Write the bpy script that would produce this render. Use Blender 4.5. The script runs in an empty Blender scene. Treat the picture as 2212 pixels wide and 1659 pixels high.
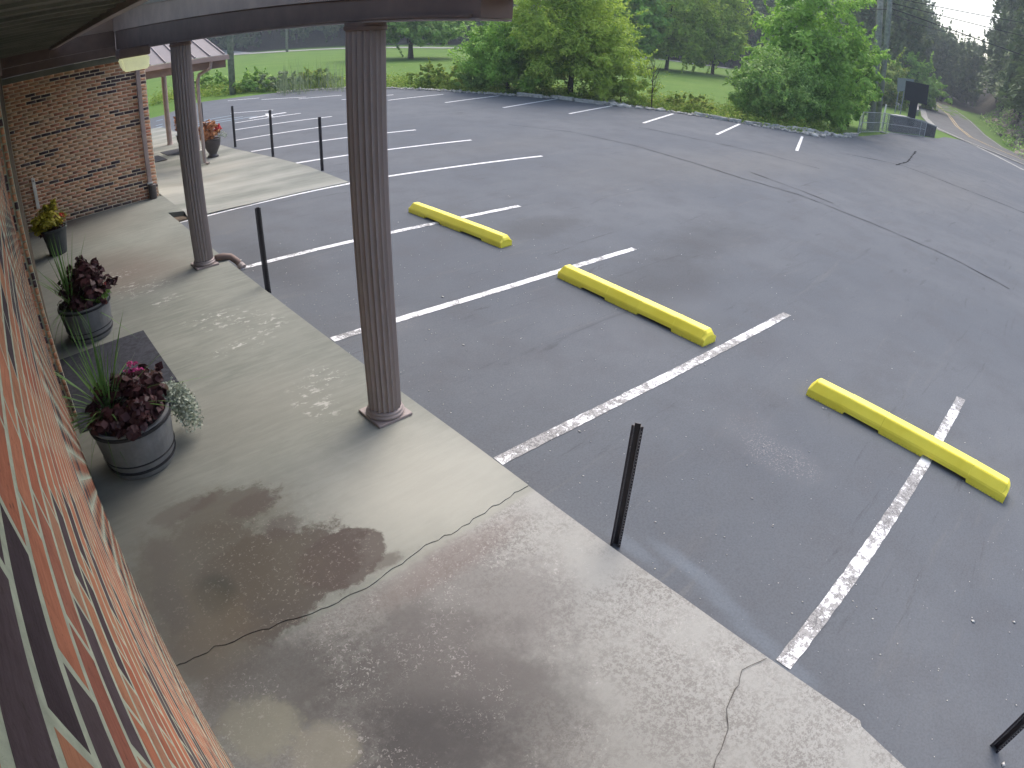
import bpy, bmesh, math, random
import numpy as np
from mathutils import Vector, Matrix

# ------------------------------------------------------------------ camera
LA, LQ, LB, LC = 0.8642094656230719, -0.2205389357544282, 0.24859326421080113, -0.09657379822899945
HH, XC = 3.17016106, 0.08255401
M = np.array(((0.7331029317845988, 0.33042732501359995, -0.594455948151907),
              (-0.6787860592649345, 0.41014108532430404, -0.6091254188396531),
              (0.0425391250075361, 0.8500600408285045, 0.5249650939159998)))
CAM = np.array([XC, 0.0, HH])
sc = bpy.context.scene
C = sc.collection
cd = bpy.data.cameras.new('camera')
cam = bpy.data.objects.new('camera', cd)
C.objects.link(cam)
sc.camera = cam
cam.matrix_world = Matrix([[*M[0], XC], [*M[1], 0.0], [*M[2], HH], [0, 0, 0, 1]])
cd.type = 'PANO'
cd.sensor_fit = 'HORIZONTAL'
cd.sensor_width = 36.0
cd.sensor_height = 27.0
cd.clip_start = 0.01
cd.clip_end = 4000
pc = cd if hasattr(cd, 'panorama_type') else cd.cycles
pc.panorama_type = 'FISHEYE_LENS_POLYNOMIAL'
pc.fisheye_fov = math.radians(200)
pc.fisheye_polynomial_k0 = 0.0
pc.fisheye_polynomial_k1 = -LA / 18
pc.fisheye_polynomial_k2 = -LQ / 18**2
pc.fisheye_polynomial_k3 = -LB / 18**3
pc.fisheye_polynomial_k4 = -LC / 18**4
# ------------------------------------------------------------------ world, sun, exposure
SUN_EL, SUN_AZ = 52, 62         # azimuth from +Y towards +X
w = bpy.data.worlds.new('World'); sc.world = w; w.use_nodes = True
nt = w.node_tree
sky = nt.nodes.new('ShaderNodeTexSky'); sky.sky_type = 'NISHITA'; sky.sun_disc = False
sky.sun_elevation = math.radians(SUN_EL); sky.sun_rotation = math.radians(SUN_AZ)
sky.air_density = 1.0; sky.dust_density = 4.0; sky.ozone_density = 1.0
bg = nt.nodes['Background']; bg.inputs[1].default_value = 0.15
nt.links.new(sky.outputs[0], bg.inputs[0])
sl = bpy.data.lights.new('sun', 'SUN'); sl.energy = 0.75; sl.angle = math.radians(35); sl.color = (1, .985, .95)
so = bpy.data.objects.new('sun', sl); C.objects.link(so)
so.rotation_euler = (math.radians(90 - SUN_EL), 0, math.radians(180 - SUN_AZ))
so.location = (30, 20, 60)
vs = sc.view_settings
sc.display_settings.display_device = 'sRGB'
vs.view_transform = 'Standard'; vs.look = 'None'; vs.gamma = 1; vs.use_curve_mapping = False
vs.exposure = 1.25
sc.cycles.use_denoising = True
sc.cycles.max_bounces = 6

# ------------------------------------------------------------------ pixel helpers (photograph shown 2212 x 1659)
def ray(x, y):
    x = (x - 1106) / 1106; y = -(y - 829.5) / 1106; r = math.hypot(x, y) + 1e-12
    th = LA*r + LQ*r**2 + LB*r**3 + LC*r**4
    return M @ np.array([math.sin(th)*x/r, math.sin(th)*y/r, -math.cos(th)])
def G(x, y, z=0.0):
    v = ray(x, y); p = CAM + v*((z - HH)/v[2]); return (float(p[0]), float(p[1]))
def AT(x, y, D):
    v = ray(x, y); p = CAM + v*D/math.hypot(v[0], v[1]); return (float(p[0]), float(p[1]), float(p[2]))
def ZAT(x, y, X, Y):
    v = ray(x, y); return float(HH + v[2]*math.hypot(X - XC, Y)/math.hypot(v[0], v[1]))
def smooth(a, b, x):
    t = np.clip((x - a)/(b - a), 0, 1); return t*t*(3 - 2*t)
# lot far edge, from the left round to the right
EDGE = [(9.8, 34.2), (11.4, 33.6), (13.9, 32.9), (16.9, 31.1), (18.6, 28.4), (20.2, 24.9), (21.3, 22.8), (22.7, 21.0),
        (24.2, 18.9), (24.8, 16.9), (25.7, 15.2), (27.1, 12.7), (28.6, 11.2), (32.6, 10.4)]
def T(x, y):
    """terrain height"""
    x = np.asarray(x, float); y = np.asarray(y, float)
    z = np.zeros(np.broadcast(x, y).shape)
    z = z + 0.030*np.maximum(0, x - 70)*smooth(60, 30, y)           # the road climbs
    u = (x*0.79 + y*0.61) - 116                                     # far hillside beyond the lane
    z = z + np.minimum(np.maximum(0, u)*0.42, 20)*smooth(0, 12, u)*smooth(45, 80, y)
    v = 5.6 + 0.19*(x - 60) - y                                    # rock bank right of the road
    z = z + smooth(62, 74, x)*(smooth(3.5, 9, v)*4.5 + np.clip(v - 7, 0, 40)*0.35)
    return z
def GT(x, y, off=0.0):
    v = ray(x, y); t = 1.0
    for _ in range(4000):
        p = CAM + v*t
        if p[2] <= float(T(p[0], p[1])) + off: break
        t *= 1.004
    return (float(p[0]), float(p[1]), float(T(p[0], p[1])))

# ------------------------------------------------------------------ materials
class N:
    def __init__(s, name, rough=0.8, spec=0.3):
        s.m = bpy.data.materials.new(name); s.m.use_nodes = True
        s.t = s.m.node_tree; s.b = s.t.nodes['Principled BSDF']
        s.b.inputs['Roughness'].default_value = rough
        s.b.inputs['Specular IOR Level'].default_value = spec
        s.tc = None
    def n(s, ty, **k):
        nd = s.t.nodes.new(ty)
        for a, v in k.items(): setattr(nd, a, v)
        return nd
    def l(s, a, b): s.t.links.new(a, b)
    def put(s, sock, v):
        if isinstance(v, bpy.types.NodeSocket): s.l(v, sock)
        elif isinstance(v, tuple) and len(v) == 3 and sock.type == 'RGBA': sock.default_value = (*v, 1)
        else: sock.default_value = v
    def obj(s):
        if s.tc is None: s.tc = s.n('ShaderNodeTexCoord')
        return s.tc.outputs['Object']
    def pos(s):
        return s.n('ShaderNodeNewGeometry').outputs['Position']
    def noise(s, scale, det=4, rough=.6, vec=None, dist=0.0, color=False):
        nd = s.n('ShaderNodeTexNoise'); nd.inputs['Scale'].default_value = scale; nd.inputs['Detail'].default_value = det
        nd.inputs['Roughness'].default_value = rough; nd.inputs['Distortion'].default_value = dist
        s.l(vec if vec else s.pos(), nd.inputs['Vector'])
        return nd.outputs['Color' if color else 'Fac']
    def vor(s, scale, vec=None, feature='F1', out='Distance', rnd=1.0):
        nd = s.n('ShaderNodeTexVoronoi', feature=feature); nd.inputs['Scale'].default_value = scale
        nd.inputs['Randomness'].default_value = rnd
        s.l(vec if vec else s.pos(), nd.inputs['Vector']); return nd.outputs[out]
    def math(s, op, a, b=0.0, c=0.0, clamp=False):
        nd = s.n('ShaderNodeMath', operation=op, use_clamp=clamp)
        s.put(nd.inputs[0], a); s.put(nd.inputs[1], b)
        if op == 'MULTIPLY_ADD': s.put(nd.inputs[2], c)
        return nd.outputs[0]
    def ramp(s, f, lo, hi, a=0.0, b=1.0):
        nd = s.n('ShaderNodeMapRange', interpolation_type='SMOOTHSTEP'); s.put(nd.inputs[0], f)
        for i, v in enumerate((lo, hi, a, b)): nd.inputs[i+1].default_value = v
        return nd.outputs[0]
    def mix(s, f, a, b, mode='MIX'):
        nd = s.n('ShaderNodeMix', data_type='RGBA', blend_type=mode); s.put(nd.inputs['Factor'], f)
        s.put(nd.inputs[6], a); s.put(nd.inputs[7], b); return nd.outputs[2]
    def colramp(s, f, stops):
        nd = s.n('ShaderNodeValToRGB'); e = nd.color_ramp.elements
        while len(e) < len(stops): e.new(0.5)
        for i, (p, c) in enumerate(stops): e[i].position = p; e[i].color = (*c, 1)
        s.put(nd.inputs[0], f); return nd.outputs[0]
    def scalev(s, v, sx, sy, sz, ang=0.0):
        nd = s.n('ShaderNodeMapping'); nd.inputs['Scale'].default_value = (sx, sy, sz)
        nd.inputs['Rotation'].default_value = (0, 0, ang); s.l(v, nd.inputs[0]); return nd.outputs[0]
    def spot(s, cx, cy, rx, ry, soft=.35, nz=None, amt=.5, ang=0.0):
        """mask of a stain: 1 inside, 0 outside, its rim broken by noise"""
        p = s.n('ShaderNodeVectorMath', operation='SUBTRACT'); s.l(s.pos(), p.inputs[0]); p.inputs[1].default_value = (cx, cy, 0)
        q = s.scalev(p.outputs[0], 1/rx if not ang else 1, 1/ry if not ang else 1, 0, 0)
        if ang:
            r = s.n('ShaderNodeVectorRotate', rotation_type='Z_AXIS'); s.l(p.outputs[0], r.inputs[0]); r.inputs['Angle'].default_value = -ang
            q = s.scalev(r.outputs[0], 1/rx, 1/ry, 0)
        ln = s.n('ShaderNodeVectorMath', operation='LENGTH'); s.l(q, ln.inputs[0])
        d = ln.outputs['Value']
        if nz is not None: d = s.math('ADD', d, s.math('MULTIPLY', s.math('SUBTRACT', nz, 0.5), amt*2))
        return s.ramp(d, 1 + soft, 1 - soft, 0, 1)
    def bump(s, h, st=.3, dist=.01):
        nd = s.n('ShaderNodeBump'); nd.inputs['Strength'].default_value = st; nd.inputs['Distance'].default_value = dist
        s.put(nd.inputs['Height'], h); s.l(nd.outputs[0], s.b.inputs['Normal'])
    def col(s, c): s.put(s.b.inputs['Base Color'], c); return s.m

def simple(name, c, rough=.7, spec=.3, var=.18, sc_=6, bump=0, metal=0.0, det=5):
    m = N(name, rough, spec)
    n = m.noise(sc_, det)
    f = m.ramp(n, .3, .7, 1 - var, 1 + var)
    h = m.n('ShaderNodeHueSaturation'); m.put(h.inputs['Color'], c); m.l(f, h.inputs['Value'])
    m.b.inputs['Metallic'].default_value = metal
    if bump: m.bump(m.noise(sc_*8, 4), bump, .004)
    return m.col(h.outputs[0])
def leafmat(name, cols, rough=.6, trans=.25):
    m = N(name, rough, .25)
    g = m.n('ShaderNodeNewGeometry')
    big = m.noise(.9, 3)
    f = m.math('ADD', m.math('MULTIPLY', g.outputs['Random Per Island'], .55), m.math('MULTIPLY', m.ramp(big, .3, .7), .45))
    c = m.colramp(f, [(i/(len(cols)-1), q) for i, q in enumerate(cols)])
    m.col(c)
    tr = m.n('ShaderNodeBsdfTranslucent'); m.l(c, tr.inputs[0])
    mx = m.n('ShaderNodeMixShader'); mx.inputs[0].default_value = trans
    out = m.t.nodes['Material Output']
    m.l(m.b.outputs[0], mx.inputs[1]); m.l(tr.outputs[0], mx.inputs[2]); m.l(mx.outputs[0], out.inputs[0])
    return m.m

def mat_asphalt():
    m = N('sealed_asphalt', .85, .10)
    big = m.noise(.22, 4, .6); mid = m.noise(1.3, 5, .65); fine = m.noise(60, 3, .7)
    c = m.mix(m.ramp(big, .3, .7), (.112, .122, .137), (.136, .145, .157))
    c = m.mix(m.ramp(mid, .42, .75, 0, .7), c, (.115, .119, .128))
    sc1 = m.noise(1.0, 5, .7, m.scalev(m.pos(), .35, 3.0, 1, .5), 1.5)
    c = m.mix(m.ramp(sc1, .56, .74, 0, .6), c, (.15, .152, .155))
    sc2 = m.noise(1.0, 6, .7, m.scalev(m.pos(), .25, 2.2, 1, -.9), 2.5)
    c = m.mix(m.ramp(sc2, .58, .72, 0, .45), c, (.062, .064, .070))
    # worn rough places and dusty strips
    nz = m.noise(5, 4)
    gr = m.ramp(m.noise(60, 3, .85), .53, .62)
    for cx, cy, rx, ry, a in ((4.67, 1.30, .22, .36, .6), (4.85, 1.75, .3, .25, .3), (5.9, 1.2, .4, .3, .22), (3.5, 5.6, .4, .35, .35), (3.6, 7.9, .3, .3, .3), (6.2, 3.6, .9, .5, .18)):
        c = m.mix(m.math('MULTIPLY', m.math('MULTIPLY', m.spot(cx, cy, rx, ry, .5, nz, .6), gr), a), c, (.36, .34, .335))
    for cx, cy, rx, ry, a in ((7.3, 4.4, 1.1, .6, .28), (7.5, 7.1, .8, .4, .35), (9.5, 5, 1.5, .6, .25), (3.2, 8.3, .5, 1.1, .3)):
        c = m.mix(m.math('MULTIPLY', m.spot(cx, cy, rx, ry, .6, nz, .5), a), c, (.060, .058, .058))
    for cx, cy, rx, ry, a in ((14, 9, 3.5, 1.5, .25), (19, 8, 4, 1.2, .3), (25, 4, 5, 2, .3), (12, 13, 3, 1, .2), (3.4, 11, .5, .9, .35), (3.3, 14, .6, 1.6, .2)):
        c = m.mix(m.math('MULTIPLY', m.spot(cx, cy, rx, ry, .8, nz, .8), a), c, (.16, .157, .148))
    # water run-off arc by the near post
    arc = [(2.85, 1.55), (3.0, 1.3), (2.98, 1.05), (2.9, .8), (2.82, .5), (2.76, .2)]
    for (cx, cy) in arc:
        c = m.mix(m.math('MULTIPLY', m.spot(cx, cy, .06, .2, .6, nz, .25), .4), c, (.17, .195, .225))
    # speckles of stone
    v = m.vor(26); vr = m.vor(26, out='Color')
    sep = m.n('ShaderNodeSeparateColor'); m.l(vr, sep.inputs[0])
    sp = m.math('MULTIPLY', m.math('LESS_THAN', v, m.math('MULTIPLY', sep.outputs[1], .16)), m.math('GREATER_THAN', sep.outputs[0], .72))
    sp = m.math('MULTIPLY', sp, m.ramp(m.noise(1.1, 3), .38, .66))
    c = m.mix(m.math('MULTIPLY', sp, .8), c, (.30, .30, .30))
    c = m.mix(m.ramp(fine, .35, .7, 0, .5), c, m.mix(1.0, c, (.7, .7, .7), 'MULTIPLY'))
    m.bump(m.math('ADD', fine, m.math('MULTIPLY', m.noise(18, 3), .6)), .35, .006)
    m.put(m.b.inputs['Roughness'], m.ramp(mid, .3, .7, .85, .95))
    return m.col(c)
def mat_concrete(name, near=True):
    m = N(name, .92, .12)
    brush = m.noise(1.0, 4, .65, m.scalev(m.pos(), 2.2, 14, 1), .6)
    mid = m.noise(1.1, 5, .6); fine = m.noise(70, 3, .7); nz = m.math('ADD', m.math('MULTIPLY', m.noise(3.4, 6, .72), .62), m.math('MULTIPLY', m.noise(17, 5, .75), .38)); nb = m.noise(1.8, 4)
    c = m.mix(m.ramp(mid, .3, .72), (.158, .168, .147), (.208, .215, .189))
    c = m.mix(m.ramp(brush, .35, .7, 0, .45), c, (.255, .262, .232))
    def st(cx, cy, rx, ry, col, a, soft=.3, amt=.45, nn=None, ang=0.0):
        nonlocal c
        f = m.spot(cx, cy, rx, ry, soft, nn or nz, amt, ang)
        c = m.mix(m.math('MULTIPLY', f, a), c, col)
    if near:
        sunlit = m.math('MULTIPLY', m.spot(2.15, 2.9, .75, .75, .7, nb, .4), .6); c = m.mix(sunlit, c, (.45, .44, .385))  # sunlit patch by the walk edge, painted into the concrete colour
        # exposed aggregate below the cross crack
        sx = m.n('ShaderNodeSeparateXYZ'); m.l(m.pos(), sx.inputs[0])
        below = m.ramp(sx.outputs[1], 2.36, 2.30)
        c = m.mix(m.math('MULTIPLY', below, .75), c, m.mix(m.ramp(sx.outputs[0], 1.1, 2.5), (.22, .215, .203), (.36, .355, .335)))
        agg = m.math('MULTIPLY', m.ramp(m.noise(44, 4, .8), .44, .58), m.ramp(m.noise(1.6, 4), .3, .6))
        c = m.mix(m.math('MULTIPLY', m.math('MULTIPLY', below, agg), .7), c, (.15, .14, .13))
        agl = m.math('MULTIPLY', m.ramp(m.noise(46, 2, .7, m.pos(), 1.2), .57, .66), m.ramp(m.noise(2.6, 4), .42, .62))
        # dark stains
        D1 = (.085, .072, .062)
        st(.72, 2.78, .66, .40, D1, .88, .10, .75); st(.45, 3.1, .42, .45, D1, .75, .15, 1.0)
        st(.28, 2.5, .3, .3, (.10, .085, .07), .75, .4, .4)
        st(1.22, 2.66, .30, .24, (.09, .074, .066), .85, .06, .5)
        st(.75, 3.55, .38, .22, (.10, .09, .08), .75, .15, 1.2)
        st(.12, 2.9, .2, .7, (.12, .10, .08), .7, .3, .8); st(.6, 3.2, .6, .6, (.13, .115, .085), .45, .4, .9)
        st(.4, 2.88, .13, .16, (.035, .04, .036), .85, .5, .5)
        st(.3, 2.7, .22, .3, (.16, .12, .07), .35, .5, .5)
        st(.98, 1.6, .58, .46, (.075, .07, .068), .68, .55, 1.3); st(.45, 2.05, .42, .26, (.09, .085, .08), .65, .5, 1.3)
        st(1.25, 1.15, .46, .36, (.085, .08, .078), .55, .6, 1.4); st(.8, 1.2, .42, .36, (.065, .062, .062), .7, .5, 1.3)
        for q_ in ((1.45, 1.45, .12, .10), (1.52, 1.75, .10, .14), (1.05, .92, .14, .10), (1.5, 1.3, .16, .08), (.62, 1.0, .12, .1), (1.3, 2.02, .16, .07), (1.72, 1.55, .1, .06)):
            st(*q_, (.10, .095, .09), .4, .7, 1.5)
        for q_ in ((1.05, 3.15, .14, .12), (.2, 3.4, .12, .2), (.95, 3.5, .2, .1), (1.42, 2.45, .12, .06), (.12, 2.95, .1, .25), (.5, 3.75, .25, .1)):
            st(*q_, (.10, .085, .075), .65, .3, 1.2)
        st(1.6, 1.75, .55, .5, (.15, .14, .135), .5, .4, 1.2)
        st(1.75, 2.2, .55, .12, (.15, .11, .10), .4, .5, .6)
        st(.2, 1.88, .2, .2, (.25, .245, .19), .75, .3, 1.3); st(.42, 1.55, .2, .16, (.24, .23, .185), .7, .3, 1.3)
        c = m.mix(m.math('MULTIPLY', m.math('MULTIPLY', below, agl), .42), c, (.47, .45, .43))
        c = m.mix(m.math('MULTIPLY', m.math('MULTIPLY', m.spot(.75, 2.85, .8, .6, .4), m.ramp(m.noise(42, 3, .75), .58, .66)), .35), c, (.38, .34, .30))
        # greyer patches along the walk, rust brown by the second column
        st(1.0, 9.6, .8, .9, (.13, .105, .09), .55, .6, .5); st(1.5, 8.9, .7, .6, (.15, .12, .105), .4, .6, .6)
        st(2.2, 9.7, .35, .7, (.17, .165, .14), .35, .6, .6)
        st(1.2, 12.4, 1.0, 1.0, (.16, .145, .125), .4, .7, .7); st(.45, 13.3, .8, .5, (.09, .075, .065), .7, .5, .6)
        st(.15, 5.0, .35, 3.0, (.17, .165, .145), .5, .7, .3)
        st(1.2, 4.6, .9, .5, (.20, .195, .17), .4, .8, .5)
        # chalky flakes
        fl = m.ramp(m.noise(9, 5, .75, m.scalev(m.pos(), 1, 1.6, 1)), .56, .60)
        for cx, cy, rx, ry in ((1.95, 6.6, .3, .25), (1.75, 6.8, .25, .12), (1.85, 5.85, .3, .12), (1.95, 4.4, .16, .3), (2.2, 4.75, .2, .2), (1.4, 8.4, .4, .3), (1.1, 9.2, .3, .2), (2.25, 6.2, .2, .3), (1.5, 7.7, .2, .2)):
            c = m.mix(m.math('MULTIPLY', m.math('MULTIPLY', m.spot(cx, cy, rx, ry, .5, nz, .7), fl), .6), c, (.46, .455, .42))
        m.bump(m.math('ADD', m.math('MULTIPLY', fine, m.ramp(below, 0, 1, .4, 1)), m.math('MULTIPLY', m.noise(30, 4), .8)), .35, .006)
    else:
        c = m.mix(m.ramp(m.noise(.5, 4, .6, m.scalev(m.pos(), .4, 2.0, 1)), .35, .7, 0, .6), c, (.39, .385, .345))
        st(4, 14.4, .7, .25, (.2, .19, .16), .5, .6, .6); st(5.0, 15.5, .9, .4, (.3, .29, .25), .5, .6, .6)
        m.bump(fine, .25, .005)
    return m.col(c)
def mat_paint(name, wear, colour=(.72, .72, .73), under=(.13, .128, .13)):
    """wear: share of paint gone, 0..1"""
    m = N(name, .6, .3)
    n1 = m.noise(11, 6, .8); n3 = m.noise(42, 3, .8); n2 = m.noise(1.1, 3)
    e = m.vor(34, feature='DISTANCE_TO_EDGE')
    f = m.math('ADD', m.math('ADD', m.math('MULTIPLY', m.math('SUBTRACT', n1, .5), 1.3), m.math('MULTIPLY', m.math('SUBTRACT', n3, .5), .9)), m.math('MULTIPLY', m.math('SUBTRACT', n2, .5), 1.6))
    f = m.ramp(f, .42 - wear - .02, .42 - wear + .05)        # 1 where the paint has come off
    f = m.math('MAXIMUM', f, m.math('MULTIPLY', m.ramp(e, .05, .02), m.ramp(n1, .44 if wear > .3 else .6, .56)))
    left = m.mix(m.ramp(n3, .42, .58), under, (.30, .295, .29))
    c = m.mix(f, colour, left)
    m.bump(m.math('SUBTRACT', 1, f), .3, .003)
    return m.col(c)
def brick_mat(name, cols, island=False):
    m = N(name, .88, .2)
    r = m.n('ShaderNodeNewGeometry').outputs['Random Per Island'] if island else m.n('ShaderNodeObjectInfo').outputs['Random']
    c = m.colramp(r, [(i/(len(cols)-1), q) for i, q in enumerate(cols)])
    st = m.noise(1.0, 5, .7, m.scalev(m.pos(), 30, 18, 160))
    c = m.mix(m.ramp(st, .35, .7, 0, .55), c, m.mix(1.0, c, (.62, .58, .56), 'MULTIPLY'))
    c = m.mix(m.ramp(m.noise(90, 2), .62, .74, 0, .5), c, (.05, .035, .03))
    c = m.mix(m.ramp(m.noise(5, 4), .58, .75, 0, .25), c, (.42, .38, .32))
    c = m.mix(m.ramp(m.noise(14, 5, .7), .42, .72, 0, .5), c, m.mix(1.0, c, (.55, .48, .5), 'MULTIPLY'))
    sx = m.n('ShaderNodeSeparateXYZ'); m.l(m.pos(), sx.inputs[0])
    low = m.math('MULTIPLY', m.ramp(sx.outputs[2], .75, .15), m.ramp(m.noise(3.5, 5, .7), .38, .62))
    c = m.mix(m.math('MULTIPLY', low, .65), c, (.15, .115, .09))
    m.bump(m.math('ADD', m.noise(120, 4, .7), m.math('MULTIPLY', st, .7)), .6, .003)
    return m.col(c)
ORANGE = [(.56, .235, .14), (.66, .33, .19), (.60, .35, .20), (.70, .35, .20), (.50, .23, .15), (.64, .41, .25), (.54, .22, .14)]
NEARB = [(.44, .145, .08), (.54, .205, .115), (.47, .22, .12), (.57, .225, .125), (.36, .13, .085), (.50, .28, .165), (.40, .14, .09)]
PURPLE = [(.07, .048, .055), (.12, .085, .092), (.085, .058, .064), (.14, .10, .10)]
MT = dict(
    asphalt=mat_asphalt(), conc=mat_concrete('sidewalk_concrete'), pad=mat_concrete('pad_concrete', False),
    paint_worn=mat_paint('worn_white_paint', .47), paint_mid=mat_paint('chipped_white_paint', .34), paint=mat_paint('white_paint', .04),
    blue=mat_paint('faded_blue_paint', .1, (.22, .33, .42)), yline=mat_paint('yellow_road_paint', .3, (.55, .36, .06)),
    br_no=brick_mat('near_orange_brick', NEARB), br_nos=brick_mat('near_orange_brick_run', NEARB, True),
    br_o=brick_mat('orange_brick', ORANGE), br_p=brick_mat('purple_brick', PURPLE),
    br_os=brick_mat('orange_brick_run', ORANGE, True), br_ps=brick_mat('purple_brick_run', PURPLE, True),
    mortar=simple('mortar', (.50, .52, .39), .95, .1, .15, 30, .8),
    mortar_far=simple('mortar_pink', (.85, .70, .52), .95, .1, .12, 20, .5),
    brown=simple('brown_metal', (.29, .24, .225), .5, .35, .06, 1.5, 0),
    brown_lt=simple('light_brown_metal', (.36, .27, .24), .45, .4, .14, 3, .05),
    brown_dk=simple('dark_brown_metal', (.17, .118, .100), .6, .3, .14, 3),
    soffit=simple('dark_soffit_metal', (.19, .185, .145), .7, .2, .2, 2),
    black=simple('black_post_paint', (.020, .016, .024), .45, .4, .2, 10),
    hole=simple('bare_metal_hole', (.30, .30, .31), .5, .5, .1, 5),
    lens=simple('cream_lens', (.62, .60, .36), .35, .5, .08, 5),
    rubber=simple('black_rubber_mat', (.040, .042, .052), .85, .2, .3, 25, .6),
    barrel=simple('grey_resin', (.16, .16, .162), .55, .35, .15, 8, .15),
    barrel_dk=simple('dark_hoop', (.02, .02, .024), .5, .35, .15, 8),
    pot=simple('charcoal_pot', (.045, .05, .052), .6, .3, .2, 6, .1),
    urn=simple('brown_urn', (.062, .052, .054), .4, .4, .2, 6),
    soil=simple('potting_soil', (.03, .022, .016), .95, .1, .3, 30, .8),
    white=simple('white_plastic', (.80, .74, .66), .5, .3, .1, 6),
    led=simple('sign_face_black', (.010, .013, .020), .5, .3, .1, 3),
    greysign=simple('grey_sign_back', (.16, .18, .19), .5, .4, .1, 3, metal=.2),
    galv=simple('galvanised_steel', (.30, .31, .32), .45, .5, .15, 6, metal=.4),
    wood=simple('weathered_wood_pole', (.20, .21, .175), .9, .2, .25, 5, .5),
    bark=simple('bark', (.06, .05, .04), .95, .1, .3, 6, .6),
    rock=simple('pale_rock', (.40, .38, .34), .95, .15, .35, 2.5, .7),
    rockd=simple('bank_rock', (.22, .185, .15), .95, .15, .5, .7, .7),
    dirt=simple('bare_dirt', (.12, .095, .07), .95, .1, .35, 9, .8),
    curb=simple('weathered_curb_block', (.33, .32, .29), .9, .2, .3, 4, .6),
    road=simple('old_grey_road', (.12, .122, .122), .9, .2, .12, .8, .3),
    gravel=simple('gravel_edge', (.32, .315, .29), .95, .1, .25, 3, .6),
    roofm=simple('standing_seam_roof', (.15, .125, .122), .5, .5, .08, 3, metal=.1),
    blockw=simple('painted_block', (.45, .45, .42), .8, .2, .1, 6),
    wire=simple('wire', (.03, .03, .03), .6, .3, .1, 6),
    crack=simple('crack_dark', (.08, .073, .066), .95, .05, .3, 20),
    tar=simple('tar_seam', (.030, .030, .034), .95, .02, .2, 20),
    pebble=simple('pebble_stone', (.50, .49, .46), .9, .2, .2, 8),
    basewall=simple('sign_base_brick', (.085, .08, .085), .85, .2, .3, 5, .5),
    cap=simple('concrete_cap', (.40, .39, .37), .85, .2, .15, 4),
    yellow_tube=simple('yellow_guy_guard', (.45, .42, .08), .6, .3, .1, 4),
    pvc=simple('grey_vinyl', (.25, .24, .22), .7, .3, .1, 5),
)
def mat_yellow():
    m = N('yellow_wheel_stop', .42, .45)
    n = m.noise(3, 4); sp = m.noise(55, 3, .7)
    c = m.mix(m.ramp(n, .3, .7), (.90, .75, .055), (.95, .82, .08))
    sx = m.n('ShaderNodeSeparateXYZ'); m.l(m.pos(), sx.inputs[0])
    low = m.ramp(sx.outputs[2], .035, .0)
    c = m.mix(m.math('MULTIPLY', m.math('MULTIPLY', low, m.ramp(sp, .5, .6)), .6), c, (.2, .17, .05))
    c = m.mix(m.ramp(m.noise(14, 5, .8), .66, .74, 0, .35), c, (.30, .26, .07))
    m.bump(m.noise(25, 3), .15, .004)
    return m.col(c)
MT['yellow'] = mat_yellow()
def mat_grass():
    m = N('lawn', .95, .1)
    a = m.noise(.2, 6, .7); b = m.noise(2.2, 5, .7); c3 = m.noise(12, 3)
    c = m.mix(m.ramp(a, .3, .7), (.085, .165, .03), (.125, .205, .04))
    c = m.mix(m.ramp(b, .4, .75, 0, .5), c, (.07, .13, .028))
    c = m.mix(m.ramp(m.noise(.35, 5, .7), .55, .75, 0, .6), c, (.14, .19, .05))
    c = m.mix(m.ramp(c3, .45, .7, 0, .4), c, (.03, .06, .014))
    # leaf litter under the far woods
    sx = m.n('ShaderNodeSeparateXYZ'); m.l(m.pos(), sx.inputs[0])
    u = m.math('ADD', m.math('MULTIPLY', sx.outputs[0], .79), m.math('MULTIPLY', sx.outputs[1], .61))
    f = m.ramp(m.math('ADD', u, m.math('MULTIPLY', b, 8)), 119, 123)
    c = m.mix(f, c, m.mix(m.ramp(b, .35, .7), (.05, .045, .03), (.085, .07, .05)))
    m.bump(b, .5, .05)
    return m.col(c)
MT['grass'] = mat_grass()
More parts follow.
